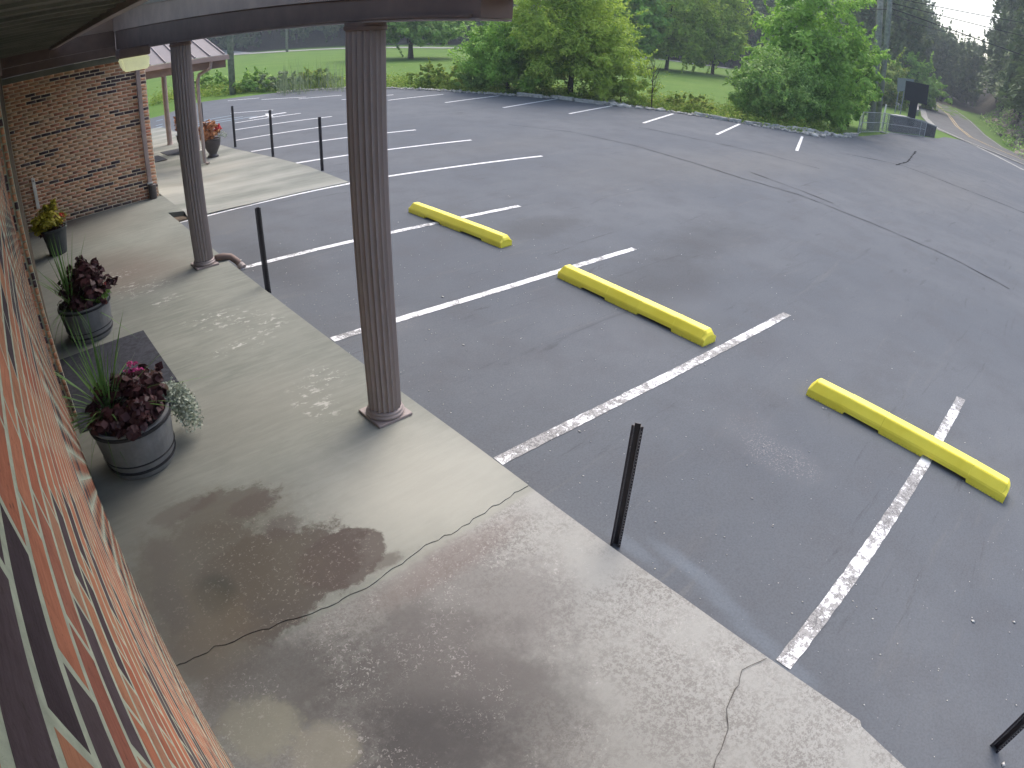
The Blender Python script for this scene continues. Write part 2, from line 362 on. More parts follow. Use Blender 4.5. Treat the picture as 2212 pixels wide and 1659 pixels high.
LEAF = dict(
    willow=leafmat('yellow_green_leaves', [(0.159, 0.270, 0.046), (0.320, 0.451, 0.067), (0.479, 0.608, 0.102), (0.372, 0.496, 0.090)], .6, .45),
    green=leafmat('fresh_green_leaves', [(0.142, 0.253, 0.050), (0.241, 0.422, 0.078), (0.343, 0.559, 0.097), (0.442, 0.677, 0.139)], .55, .42),
    bush=leafmat('bush_leaves', [(0.131, 0.236, 0.059), (0.221, 0.373, 0.092), (0.329, 0.509, 0.119), (0.530, 0.677, 0.211)], .5, .4),
    dark=leafmat('dark_wood_leaves', [(0.047, 0.075, 0.029), (0.084, 0.130, 0.044), (0.117, 0.178, 0.054), (0.157, 0.209, 0.063)], .7, .2),
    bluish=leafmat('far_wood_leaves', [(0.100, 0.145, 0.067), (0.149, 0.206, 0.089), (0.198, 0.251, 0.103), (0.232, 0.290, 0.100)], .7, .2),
    weed=leafmat('weed_leaves', [(0.106, 0.180, 0.031), (0.185, 0.295, 0.048), (0.317, 0.401, 0.071), (0.449, 0.422, 0.127)], .7, .4),
    pale=leafmat('pale_weed_leaves', [(0.152, 0.195, 0.100), (0.237, 0.293, 0.157), (0.338, 0.390, 0.229)], .7, .2),
    yellowpot=leafmat('yellow_coleus_leaves', [(.10, .11, .012), (.30, .28, .03), (.42, .36, .05), (.16, .16, .02)], .5, .2),
    coleus=leafmat('maroon_coleus_leaves', [(.035, .013, .016), (.056, .019, .024), (.080, .032, .032), (.048, .056, .019)], .5, .1),
    silver=leafmat('silver_leaves', [(.24, .28, .22), (.36, .40, .32), (.46, .50, .42)], .7, .15),
    spike=leafmat('spike_leaves', [(.070, .140, .042), (.126, .238, .063), (.196, .336, .098)], .5, .2),
    pink=leafmat('pink_petals', [(.50, .05, .20), (.65, .10, .32)], .6, .3),
    red=leafmat('red_petals', [(.45, .01, .02), (.6, .03, .04)], .6, .3),
    orange=leafmat('orange_leaves', [(.20, .07, .03), (.38, .14, .06), (.50, .24, .10), (.14, .04, .03)], .6, .2),
    cream=leafmat('cream_flowers', [(.55, .55, .42), (.7, .7, .55)], .6, .2),
)

# ------------------------------------------------------------------ object helpers
def link(name, me, mat=None, parent=None, kind=None):
    o = bpy.data.objects.new(name, me); C.objects.link(o)
    if mat is not None and me is not None and not me.materials:
        me.materials.append(mat)
    if parent: o.parent = parent
    if kind: o['kind'] = kind
    return o
def empty(name, loc=(0, 0, 0), rz=0.0):
    o = bpy.data.objects.new(name, None); C.objects.link(o); o.location = loc; o.rotation_euler = (0, 0, rz)
    o.empty_display_size = .1; return o
def tag(o, label, cat, group=None):
    o['label'] = label; o['category'] = cat
    if group: o['group'] = group
    return o
class B:
    def __init__(s): s.bm = bmesh.new()
    def box(s, x0, x1, y0, y1, z0, z1, bev=0.0):
        vs_ = [s.bm.verts.new((x, y, z)) for x in (x0, x1) for y in (y0, y1) for z in (z0, z1)]
        f = [(0, 1, 3, 2), (4, 6, 7, 5), (0, 4, 5, 1), (2, 3, 7, 6), (0, 2, 6, 4), (1, 5, 7, 3)]
        fs = [s.bm.faces.new([vs_[i] for i in q]) for q in f]
        if bev:
            es = list({e for q in fs for e in q.edges})
            bmesh.ops.bevel(s.bm, geom=es, offset=bev, segments=1, affect='EDGES')
        return s
    def tube(s, pts, rs, n=10, cap=True):
        rings = []; pts = [Vector(p) for p in pts]
        if not hasattr(rs, '__len__'): rs = [rs]*len(pts)
        up = None
        for i, p in enumerate(pts):
            d = (pts[min(i+1, len(pts)-1)] - pts[max(i-1, 0)]).normalized()
            if up is None: up = d.orthogonal().normalized()
            up = (up - d*up.dot(d)).normalized(); side = d.cross(up)
            rings.append([s.bm.verts.new(p + (up*math.cos(a) + side*math.sin(a))*rs[i]) for a in [2*math.pi*k/n for k in range(n)]])
        for a, b in zip(rings, rings[1:]):
            for k in range(n): s.bm.faces.new((a[k], a[(k+1) % n], b[(k+1) % n], b[k]))
        if cap: s.bm.faces.new(rings[0][::-1]); s.bm.faces.new(rings[-1])
        return s
    def lathe(s, prof, n=32, flute=0, fd=0.0, cx=0, cy=0):
        rings = []
        for r, z in prof:
            ring = []
            for k in range(n):
                a = 2*math.pi*k/n; rr = r - (fd*abs(math.sin(a*flute/2))**.8 if flute else 0)
                ring.append(s.bm.verts.new((cx + rr*math.cos(a), cy + rr*math.sin(a), z)))
            rings.append(ring)
        for a, b in zip(rings, rings[1:]):
            for k in range(n): s.bm.faces.new((a[k], a[(k+1) % n], b[(k+1) % n], b[k]))
        s.bm.faces.new(rings[0][::-1]); s.bm.faces.new(rings[-1]); return s
    def poly(s, pts, z0, z1=None):
        a = [s.bm.verts.new((p[0], p[1], z0)) for p in pts]
        if z1 is None: s.bm.faces.new(a); return s
        b = [s.bm.verts.new((p[0], p[1], z1)) for p in pts]; n = len(pts)
        s.bm.faces.new(a[::-1]); s.bm.faces.new(b)
        for i in range(n): s.bm.faces.new((a[i], a[(i+1) % n], b[(i+1) % n], b[i]))
        return s
    def ribbon(s, pts, w, z, jag=0.0, rnd=None, zf=None):
        rnd = rnd or random; L = []
        for i, p in enumerate(pts):
            q0 = pts[max(i-1, 0)]; q1 = pts[min(i+1, len(pts)-1)]
            dx, dy = q1[0]-q0[0], q1[1]-q0[1]; d = math.hypot(dx, dy) or 1
            ww = (w[i] if hasattr(w, '__len__') else w)/2
            a = ww*(1 + rnd.uniform(-jag, jag)); b = ww*(1 + rnd.uniform(-jag, jag))
            za = z + (float(zf(p[0], p[1])) if zf else 0)
            L.append((s.bm.verts.new((p[0]-dy/d*a, p[1]+dx/d*a, za)), s.bm.verts.new((p[0]+dy/d*b, p[1]-dx/d*b, za))))
        for (a, b), (c, d) in zip(L, L[1:]): s.bm.faces.new((a, b, d, c))
        return s
    def mesh(s, name, smooth=False):
        bmesh.ops.recalc_face_normals(s.bm, faces=s.bm.faces)
        me = bpy.data.meshes.new(name); s.bm.to_mesh(me); s.bm.free()
        if smooth: me.shade_smooth()
        return me
    def obj(s, name, mat, parent=None, kind=None, smooth=False):
        return link(name, s.mesh(name, smooth), mat, parent, kind)
def npmesh(name, V, F, smooth=False):
    """V (n,3), F (m,k) arrays"""
    me = bpy.data.meshes.new(name); k = F.shape[1]
    me.vertices.add(len(V)); me.vertices.foreach_set('co', V.astype(np.float32).ravel())
    me.loops.add(F.size); me.loops.foreach_set('vertex_index', F.astype(np.int32).ravel())
    me.polygons.add(len(F)); me.polygons.foreach_set('loop_start', np.arange(0, F.size, k, dtype=np.int32))
    me.update(calc_edges=True)
    if smooth: me.shade_smooth()
    return me
def sub(path, step, jit, rnd):
    out = []
    for a, b in zip(path, path[1:]):
        n = max(1, int(math.hypot(b[0]-a[0], b[1]-a[1])/step))
        for i in range(n):
            t = i/n; out.append((a[0]+(b[0]-a[0])*t + rnd.uniform(-jit, jit), a[1]+(b[1]-a[1])*t + rnd.uniform(-jit, jit)))
    out.append(path[-1]); return out
R_ = random.Random(5)

# ------------------------------------------------------------------ ground, lot, road
HS = .13
gx_ = np.concatenate([np.linspace(-60, 30, 46), np.linspace(32, 180, 112), np.linspace(185, 420, 48)])
gy_ = np.concatenate([np.linspace(-120, -12, 28), np.linspace(-10, 60, 106), np.linspace(62, 260, 70)])
XX, YY = np.meshgrid(gx_, gy_, indexing='ij')
ZZ = T(XX, YY)
rg = np.random.default_rng(3)
hill = np.clip(ZZ*2, 0, 1)
ZZ = ZZ + (rg.random(ZZ.shape) - .5)*.5*hill*((XX > 100) | (YY > 40) | (YY < 2)) - .012
nx, ny = XX.shape
idx = np.arange(nx*ny).reshape(nx, ny)
F = np.stack([idx[:-1, :-1], idx[1:, :-1], idx[1:, 1:], idx[:-1, 1:]], -1).reshape(-1, 4)
ground = link('ground', npmesh('ground', np.stack([XX, YY, ZZ], -1).reshape(-1, 3), F), MT['grass'], kind='structure')

lotp = [(-4, -30), (69, -30), (69, 5.5), (66, 7.2), (62.5, 8.2)]
lotp += [(57.0, 9.6), (52.5, 9.3), (48.5, 9.9), (44, 11.0), (41, 10.6), (34.8, 10.3)] + [e for e in EDGE[::-1]] + [(8.6, 33.0), (7.2, 31.0), (5.0, 30.2), (-4, 30.2)]
lot = B().poly(lotp, 0.004).obj('parking_lot', MT['asphalt'], kind='structure')
bmx = bmesh.new(); bmx.from_mesh(lot.data); bmesh.ops.triangulate(bmx, faces=bmx.faces); bmx.to_mesh(lot.data); bmx.free()
# the road climbing away to the right
rc = [(44, -30, 7.0), (50, -12, 7.0), (59, .5, 7.0), (64, 5.6, 7.0), (70, 9.0, 7.0), (80, 12.2, 7.0), (100, 16.9, 7.2), (122, 23.0, 7.5), (142, 32.5, 7.5), (152, 50, 7.5), (154, 75, 7.5)]
def roadpt(i, off):
    x, y, w_ = rc[i]; a = rc[max(i-1, 0)]; b = rc[min(i+1, len(rc)-1)]
    d = math.hypot(b[0]-a[0], b[1]-a[1]); return (x - (b[1]-a[1])/d*off, y + (b[0]-a[0])/d*off)
def roadstrip(name, o0, o1, z, mat, parent=None):
    b = B(); L = []
    for i in range(len(rc)):
        p, q = roadpt(i, o0), roadpt(i, o1)
        zz = float(T(*roadpt(i, 0))) + z + .06
        L.append((b.bm.verts.new((*p, zz)), b.bm.verts.new((*q, zz))))
    for (a, c), (d, e) in zip(L, L[1:]): b.bm.faces.new((a, c, e, d))
    return b.obj(name, mat, parent, None if parent else 'structure')
def dense(path):
    out = []
    for a, b in zip(path, path[1:]):
        for k in range(6):
            t = k/6; out.append(tuple(a[j]+(b[j]-a[j])*t for j in range(3)))
    out.append(path[-1]); return out
rc = dense(rc)
road = roadstrip('road', -3.6, 3.6, .02, MT['road'])
roadstrip('road_line', .10, .22, .03, MT['yline'], road); roadstrip('road_line', -.22, -.10, .03, MT['yline'], road)
roadstrip('road_edge_line', -3.45, -3.3, .03, MT['gravel'], road)
roadstrip('road_shoulder', 3.6, 4.4, .0, MT['gravel'])
sm_ = [G(1930, 246), G(1985, 264), G(2050, 290), G(2110, 316), G(2212, 368)]
B().ribbon(sub(sm_, 2, .05, R_), .5, .0095, .3, R_).obj('pale_seam', MT['gravel'], lot)
# gravel lane across the far field
lane_px = [(425, 123), (520, 117), (620, 111), (740, 105), (850, 103), (960, 104), (1080, 106), (1200, 110), (1300, 117), (1400, 125), (1480, 135), (1575, 150)]
lane = [G(*p) for p in lane_px]
B().ribbon(lane, [5.0]*len(lane), .05, zf=T).obj('gravel_lane', MT['gravel'], kind='structure')

# sidewalk along the wall, and the pad before the far entrance
sw = [(-.06, -2), (2.50, -2), (2.51, -.71), (2.585, -.36), (2.615, -.335), (2.645, 1.0), (2.65, 11.95), (2.87, 11.78), (6.16, 11.78), (6.10, 14.5), (6.0, 24.9), (2.9, 25.3), (2.9, 13.5), (-.06, 13.5)]
CRK = sub([(2.65, 2.40), (2.3, 2.39), (1.95, 2.38), (1.7, 2.40), (1.55, 2.385), (1.22, 2.35), (.9, 2.37), (.48, 2.45), (.24, 2.49), (-.06, 2.5)], .05, .012, random.Random(4))
swa = [(-.06, -2), (2.50, -2), (2.51, -.71), (2.585, -.36), (2.615, -.335), (2.645, 1.0)] + CRK
swb = [(x_, y_ + .0015 + .003*abs(math.sin(i_*1.7))) for i_, (x_, y_) in enumerate(CRK[::-1])] + [(2.65, 11.93), (2.92, 11.78), (2.92, 13.5), (-.06, 13.5)]
walk = B().poly(swb, -.1, HS).obj('sidewalk', MT['conc'], kind='structure')
B().poly(swa, -.1, HS - .006).obj('sidewalk_slab', MT['conc'], walk)
PADZ = .03
pf = [(2.925, 11.53), (3.28, 11.52), (4.34, 11.55), (5.46, 11.62), (6.42, 11.66)]
pr = [(6.42, 11.66), (6.50, 13.82), (6.35, 15.59), (6.11, 17.63), (5.95, 21.0), (5.9, 26.3)]
pb_ = B(); ra_ = []
for t_, zz_ in ((2.925, HS - .008), (3.25, .10), (3.7, .05), (4.2, PADZ)):
    ra_.append([pb_.bm.verts.new((t_, y_, zz_ if y_ > 11.7 else min(zz_, .05 if t_ < 3 else .035))) for y_ in (11.53, 11.75, 13.5, 26.3)])
for p_, q_ in zip(ra_, ra_[1:]):
    for k_ in range(3): pb_.bm.faces.new((p_[k_], q_[k_], q_[k_+1], p_[k_+1]))
right_ = [pb_.bm.verts.new((x_, y_, PADZ)) for x_, y_ in pr]; frt = [pb_.bm.verts.new((x_, y_, PADZ)) for x_, y_ in pf[2:4]]
pb_.bm.faces.new([ra_[-1][0]] + frt + right_ + ra_[-1][::-1][:-1])
edge_ = frt + right_
lowv = [pb_.bm.verts.new((v_.co.x, v_.co.y, -.05)) for v_ in edge_]
for k_ in range(len(edge_)-1): pb_.bm.faces.new((lowv[k_], lowv[k_+1], edge_[k_+1], edge_[k_]))
pb_.obj('entrance_pad', MT['pad'], kind='structure')
B().poly([(2.655, 11.50), (2.655, 11.92), (2.92, 11.76), (2.92, 11.54)], .0, .045).obj('dirt_patch', MT['dirt'], kind='structure')
# cracks
B().ribbon(CRK, .02, HS - .012).obj('crack_fill', MT['crack'], walk)
def crack(path, wd, z, name='crack', par=walk, mat='crack', step=.05, jit=.012, seed=1):
    r = random.Random(seed); p = sub(path, step, jit, r)
    return B().ribbon(p, [wd*r.uniform(.3, 1.3) for _ in p], z, .5, r).obj(name, MT[mat], par)
crack([(2.62, .36), (2.45, .42), (2.3, .37), (2.21, .36), (2.05, .27), (1.88, .2), (1.6, .1)], .005, HS + .001, seed=7)
crack([(.3, 1.1), (.5, .9)], .006, HS + .001, seed=8)
tarl = [[(1230, 285), (1370, 315), (1490, 350), (1600, 385), (1720, 420), (1900, 490), (2060, 560), (2180, 625)],
        [(1380, 275), (1500, 300), (1640, 330), (1770, 365)], [(1840, 335), (1950, 358), (2060, 400), (2212, 460)],
        [(1978, 327), (1968, 340), (1960, 350), (1935, 357)], [(1620, 372), (1800, 440)], [(1100, 270), (1230, 285)]]
for i, L in enumerate(tarl):
    crack([G(*p) for p in L], (.035, .03, .08, .09, .03, .03)[i], .009, 'tar_seam', lot, 'tar', .25, .02, i + 20)

# painted lines: each its own piece of the lot
def stripe(a, b, wd, mat, name='parking_stripe', px=True):
    A_, B_ = (G(*a), G(*b)) if px else (a, b)
    r = random.Random(int(A_[0]*100)); n = max(2, int(math.hypot(B_[0]-A_[0], B_[1]-A_[1])/.06))
    p = [(A_[0]+(B_[0]-A_[0])*i/n, A_[1]+(B_[1]-A_[1])*i/n) for i in range(n+1)]
    return B().ribbon(p, wd, .009, .07, r).obj(name, MT[mat], lot)
for a, b, m_ in (((1690, 1437), (2076, 861), 'paint_worn'), ((1076, 998), (1700, 679), 'paint_worn'), ((718, 735), (1370, 538), 'paint_mid'),
                 ((514, 583), (1122, 445.5), 'paint_mid')):
    stripe(a, b, .115, m_)
for a, b in (((832, 382.5), (1171, 337.5)), ((634, 354), (1018, 303)), ((543, 328), (898, 281)), ((508, 304), (790, 263)), ((508, 281), (717, 252)),
             ((508, 266), (650, 245)), ((498, 245), (590, 238))):
    stripe(a, b, .11, 'paint')
b1 = [G(380, 482.5), G(445.8, 467), G(557.4, 440), G(665.4, 415), G(753.7, 396.5), G(832, 383)]
stripe(b1[0], b1[1], .12, 'paint', px=False); stripe(b1[1], b1[3], .12, 'paint', px=False); stripe(b1[3], b1[5], .11, 'paint', px=False)
for a, b in (((565, 215.5), (661, 210)), ((645, 214), (738, 206)), ((738, 216), (850, 205)), ((838, 217), (958, 204)), ((962, 222), (1078, 207)), ((1087, 233), (1203, 214)),
             ((1230, 246), (1322, 229)), ((1390, 266), (1454, 246)), ((1548, 291), (1598, 268)), ((1721, 326), (1733, 295)), ((492, 218), (560, 212))):
    stripe(a, b, .115, 'paint')
for a, b in (((415, 265), (500, 250)), ((415, 270), (525, 252)), ((415, 275), (555, 251)), ((337, 272), (352, 268)), ((337, 277), (352, 273)), ((337, 262), (352, 258))):
    stripe(a, b, .10, 'blue', 'blue_stripe')
# wheelchair mark, simplified strokes on the asphalt
wc = G(585, 249)
B().ribbon([(wc[0]-.9, wc[1]), (wc[0]+.7, wc[1]+.1)], .2, .010).ribbon([(wc[0]-.2, wc[1]-.5), (wc[0]+.1, wc[1]+.6)], .2, .0105).obj('accessible_mark', MT['paint'], lot)

# pebbles lying loose
V, Fq = [], []
r = np.random.default_rng(8)
base = np.array([[1, 0, 0], [-1, 0, 0], [0, 1, 0], [0, -1, 0], [0, 0, 1], [0, 0, -1.]])
tri = np.array([[0, 2, 4], [2, 1, 4], [1, 3, 4], [3, 0, 4], [2, 0, 5], [1, 2, 5], [3, 1, 5], [0, 3, 5]])
cnt = 0
for k in range(520):
    x = 2.75 + abs(r.normal(0, 2.6)); y = r.uniform(-1.5, 9)
    s_ = r.uniform(.003, .009)*(2.0 if r.random() < .04 else 1)
    V.append(base*[s_*r.uniform(.7, 1.4), s_*r.uniform(.7, 1.4), s_*.6] + [x, y, .004 + s_*.4]); Fq.append(tri + cnt*6); cnt += 1
link('pebbles', npmesh('pebbles', np.concatenate(V), np.concatenate(Fq)), MT['pebble'], kind='stuff')

# ------------------------------------------------------------------ brick building
bld = tag(empty('brick_building', (0, 0, 0)), 'orange and purple brick building with brown metal eaves along the concrete walk', 'building')
NW0, NW1, NWT = -1.6, 5.56, 3.22          # near wall
def nwx(y): return -.010*y      # face of the near wall runs very slightly away
near_wall = B()
near_wall.bm.verts.new
yy0, yy1 = NW0, NW1
v = [near_wall.bm.verts.new(p) for p in ((nwx(yy0)+.00115, yy0, -.1), (nwx(yy1)+.00115, yy1-.004, -.1), (nwx(yy1)+.00115, yy1-.004, NWT), (nwx(yy0)+.00115, yy0, NWT),
                                         (-.3, yy0, -.1), (-.3, yy1-.004, -.1), (-.3, yy1-.004, NWT), (-.3, yy0, NWT))]
for q in ((0, 1, 2, 3), (7, 6, 5, 4), (0, 4, 5, 1), (3, 2, 6, 7), (0, 3, 7, 4), (1, 5, 6, 2)): near_wall.bm.faces.new([v[i] for i in q])
near_wall = near_wall.obj('wall', MT['mortar'], bld); near_wall['label'] = 'near brick wall beside the walk'
far_wall = B().box(.0, 2.86, 13.512, 13.8, -.1, 3.05).box(2.6, 2.86, 13.8, 25, -.1, 3.3).obj('wall', MT['mortar_far'], bld)
far_wall['label'] = 'brick wall at the far end of the walk'
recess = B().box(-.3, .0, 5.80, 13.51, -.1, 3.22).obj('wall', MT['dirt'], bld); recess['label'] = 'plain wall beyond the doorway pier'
pier = B().box(-.3, .012, 5.575, 5.80, -.1, 3.22).obj('pier', MT['mortar'], bld)

CH, BL, BH = .0677, .2032, .0575
def brickmesh(l, nm, dark, seed, axis):
    r = random.Random(seed); b = B(); h = .0282; d = .012
    hl = l/2 - .005
    if axis == 'y': b.box(-d, d, -hl, hl, -h, h, .0016)
    else: b.box(-hl, hl, -d, d, -h, h, .0016)
    for v_ in b.bm.verts:
        k_ = Vector((r.uniform(-1, 1), r.uniform(-1, 1), r.uniform(-1, 1)))*.0016
        if axis == 'y': k_.x *= .04; k_.z *= 1.3
        else: k_.y *= .25
        v_.co += k_
    me = b.mesh(nm); me.materials.append(MT['br_p' if dark else ('br_no' if axis == 'y' else 'br_o')]); return me
BM = {}
for ax in 'xy':
    for ln, full in ((BL, 1), (BL/2, 0)):
        for dk in (0, 1):
            BM[ax, full, dk] = [brickmesh(ln, 'brick', dk, 10*full+dk+s_, ax) for s_ in range(3)]
# purple bricks come in short diagonal runs
def layout(n_courses, length, seed, dens):
    r = random.Random(seed); nb = int(length/BL) + 2
    dark = [[False]*nb for _ in range(n_courses)]
    for _ in range(int(n_courses*nb*dens/3.2)):
        c_ = r.randrange(n_courses); s_ = r.randrange(nb); ln = r.choice((1, 1, 2, 2, 3, 4))
        for k in range(ln):
            if s_ + k < nb: dark[c_][s_+k] = True
        if r.random() < .4 and c_ + 1 < n_courses:
            o_ = s_ + r.choice((-1, 1, 2)); 
            for k in range(max(1, ln - 1)):
                if 0 <= o_+k < nb: dark[c_+1][o_+k] = True
    return dark
allb = []      # (apparent size, wall, centre, full, dark)
def collect(wallid, length, z0, n, seed, dens, place):
    dark = layout(n, length, seed, dens)
    for c_ in range(n):
        off = (c_ % 2)*BL/2; k = 0; s_ = -off
        while s_ < length - .02:
            a = max(s_, 0); b_ = min(s_ + BL, length)
            if b_ - a > .06:
                full = (b_ - a) > BL*.75
                ce = place((a + b_)/2, z0 + (c_ + .5)*CH)
                d = np.array(ce) - CAM; dist = np.linalg.norm(d)
                nrm = np.array([1, 0, 0]) if wallid in 'nr' else np.array([0, -1, 0])
                vis = abs(d @ nrm)/dist*(1 if full else .5)/dist**2
                dd = M.T @ (d/dist)
                if -dd[2] < math.cos(1.35): vis = 0
                if wallid == 'n' and ce[1] < .1: vis = 0
                allb.append((vis, wallid, ce, full, dark[c_][k], b_ - a))
            s_ += BL; k += 1
NC = int((NWT - HS)/CH)
collect('n', NW1 - NW0, HS, NC + 1, 3, .42, lambda s_, z: (nwx(NW0 + s_) - .0107, NW0 + s_, z))
collect('f', 2.86, HS, 43, 23, .18, lambda s_, z: (s_, 13.5225, z))
# the pier beyond the near wall: two columns of cut bricks facing the camera
for i in range(46):
    for j in (0, 1):
        allb.append((9 if j else 9, 'p', (-.062 + j*.046 + .012, 5.568, HS + (i + .5 + .5*j)*CH), False, R_.random() < .2, .042))
order = sorted([b for b in allb if b[1] != 'p'], key=lambda b: -b[0])
budget = 300 - 0
top = order[:budget]; rest = [b for b in order[budget:]]
for vis, wid, ce, full, dk, ln in top:
    if wid == 'n': me = R_.choice(BM['y', int(full), int(dk)]); par = near_wall
    else: me = R_.choice(BM['x', int(full), int(dk)]); par = far_wall
    o = link('brick', me, None, par); o.location = ce
    o.rotation_euler = (R_.uniform(-.009, .009), 0, .010) if wid == 'n' else (0, R_.uniform(-.004, .004), 0)
    if abs(ln - (BL if full else BL/2)) > .004:
        k_ = ln/(BL if full else BL/2); o.scale = (1, k_, 1) if wid == 'n' else (k_, 1, 1)
def joinbricks(L, name, mat, par, ax):
    V = []; n = 0; Fs = []
    cube = np.array([[x, y, z] for x in (-1, 1) for y in (-1, 1) for z in (-1, 1)], float)
    f6 = np.array([(0, 1, 3, 2), (4, 6, 7, 5), (0, 4, 5, 1), (2, 3, 7, 6), (0, 2, 6, 4), (1, 5, 7, 3)])
    for b in L:
        hl = b[5]/2 - .005
        sc_ = np.array([.012, hl, BH/2]) if ax == 'y' else np.array([hl - .001, .012, .0268])
        V.append(cube*sc_ + np.array(b[2]) + rg.uniform(-.0012, .0012, 3)*([.05, 1, 1] if ax == 'y' else [1, .2, 1])); Fs.append(f6 + 8*n); n += 1
    if V: link(name, npmesh(name, np.concatenate(V), np.concatenate(Fs)), mat, par, 'stuff')
for wid, par, ax in (('n', near_wall, 'y'), ('f', far_wall, 'x')):
    for dk in (0, 1):
        joinbricks([b for b in rest if b[1] == wid and bool(b[4]) == bool(dk)], 'bricks', MT['br_ps' if dk else ('br_nos' if wid == 'n' else 'br_os')], par, ax)
for dk in (0, 1):
    L = [b for b in allb if b[1] == 'p' and bool(b[4]) == bool(dk)]
    joinbricks(L, 'bricks', MT['br_ps' if dk else 'br_os'], pier, 'x')
# brick sill of the doorway
B().box(-.1, .004, 5.80, 7.3, HS, HS + .06).obj('door_sill', MT['br_os'], bld)
# eaves: soffit, trim board, header beam, gutter, frieze at the far wall
sof = B().box(-.3, .97, -1.6, 13.5, 3.56, 3.60).obj('soffit', MT['soffit'], bld)
for i in range(34):
    y = -1.4 + i*.44
    B().box(-.28, .955, y, y + .03, 3.535, 3.559).obj('soffit_rib', MT['soffit'], sof)
B().box(-.34, .03, -1.6, 13.5, 3.225, 3.555).obj('wall_trim', MT['brown_dk'], bld)
B().box(.975, 1.06, 1.4, 13.46, 3.50, 3.62).obj('eave_trim', MT['brown'], bld)
def taper(name, x0, x1, y0, y1, zl, zh, mat, par):
    b = B(); v_ = [b.bm.verts.new((x, y, f(y))) for x in (x0, x1) for y in (y0, y1) for f in (zl, zh)]
    for q in ((0, 1, 3, 2), (4, 6, 7, 5), (0, 4, 5, 1), (2, 3, 7, 6), (0, 2, 6, 4), (1, 5, 7, 3)): b.bm.faces.new([v_[i] for i in q])
    return b.obj(name, MT[mat], par)
hz_ = lambda y: 3.262 + .0285*y
hd = taper('header_beam', 2.27, 2.49, 2.60, 13.32, lambda y: 3.226, hz_, 'brown_dk', bld)
B().box(2.255, 2.505, 2.62, 13.32, 3.212, 3.2245).obj('beam_cap_plate', MT['brown'], hd)
B().box(2.245, 2.2695, 2.66, 13.32, 3.226, 3.243).obj('beam_trim', MT['brown_dk'], hd)
gut = taper('gutter', 2.24, 2.50, 2.34, 13.32, lambda y: hz_(y) + .003, lambda y: 3.235 + .060*y + .05, 'brown_lt', bld)
taper('gutter_lip_highlight', 2.20, 2.238, 2.34, 12.4, lambda y: 3.235 + .060*y + .03, lambda y: 3.235 + .060*y + .07, 'cap', gut)  # pale colour paints in the skylit highlight along the gutter edge
B().box(1.07, 2.9, 2.5, 13.4, 4.35, 4.4).obj('roof_deck', MT['soffit'], bld)
fr = B().box(-.2, 2.75, 13.40, 13.505, 3.04, 3.16).obj('frieze', MT['soffit'], bld)
B().box(-.2, .968, 13.33, 13.505, 3.343, 3.54).obj('frieze_board', MT['brown_dk'], bld)
B().box(-.2, 2.268, 13.33, 13.505, 3.163, 3.34).obj('frieze_board', MT['brown_dk'], bld)
B().box(.97, 2.268, 13.33, 13.505, 3.343, 3.66).obj('frieze_board', MT['brown_dk'], bld)
B().box(.97, 2.4, 13.36, 13.505, 3.663, 4.6).obj('frieze_board', MT['brown_lt'], bld)

# downspout on the far wall
dsx = 2.68
ds = tag(empty('downspout', (dsx, 13.43, HS)), 'brown square downspout at the right corner of the far brick wall', 'downspout')
B().box(-.045, .045, -.035, .035, .32, 2.91, .006).obj('pipe', MT['brown_lt'], ds)
B().lathe([(.075, 0), (.085, .02), (.085, .30), (.07, .31)], 20, cy=-.01, cx=.03).obj('boot', MT['urn'], ds)
B().box(-.06, .06, -.05, .052, .318, .36, .01).obj('collar', MT['blockw'], ds)
lm_ = MT['lens'].node_tree.nodes['Principled BSDF']; lm_.inputs['Emission Color'].default_value = (.9, .92, .55, 1); lm_.inputs['Emission Strength'].default_value = .16
# floodlight under the header beam
fl = tag(empty('floodlight', (2.03, 10.3, 3.0), .05), 'dark box floodlight with pale cream lens hung under the eave beam', 'floodlight')
B().box(-.20, .20, -.11, .13, .09, .22, .015).obj('housing', MT['brown_dk'], fl)
b = B()
vv = [b.bm.verts.new(p) for p in ((-.185, -.105, .088), (.19, -.105, .088), (.19, .12, .088), (-.185, .12, .088), (-.16, -.115, -.10), (.17, -.115, -.10), (.17, .06, -.04), (-.16, .06, -.04))]
for q in ((0, 1, 2, 3), (7, 6, 5, 4), (0, 4, 5, 1), (1, 5, 6, 2), (2, 6, 7, 3), (3, 7, 4, 0)): b.bm.faces.new([vv[i] for i in q])
bmesh.ops.bevel(b.bm, geom=list(b.bm.edges), offset=.02, segments=2, affect='EDGES')
b.obj('lens', MT['lens'], fl)
B().tube([(.15, .0, .19), (.26, .0, .21), (.33, .0, .23)], .025, 8).obj('arm', MT['brown_dk'], fl)
fl.scale = (1.22, 1.22, 1.15)
# white strip fixed to the far wall
st_ = tag(empty('white_strip', (.30, 13.47, .55)), 'narrow white plastic strip standing on the far brick wall behind the yellow plant', 'wall strip')
B().box(-.035, .035, -.02, .02, 0, .62, .006).obj('strip_body', MT['white'], st_)
B().box(-.012, .012, -.0225, -.0205, .55, .575).obj('screw_hole', MT['black'], st_)

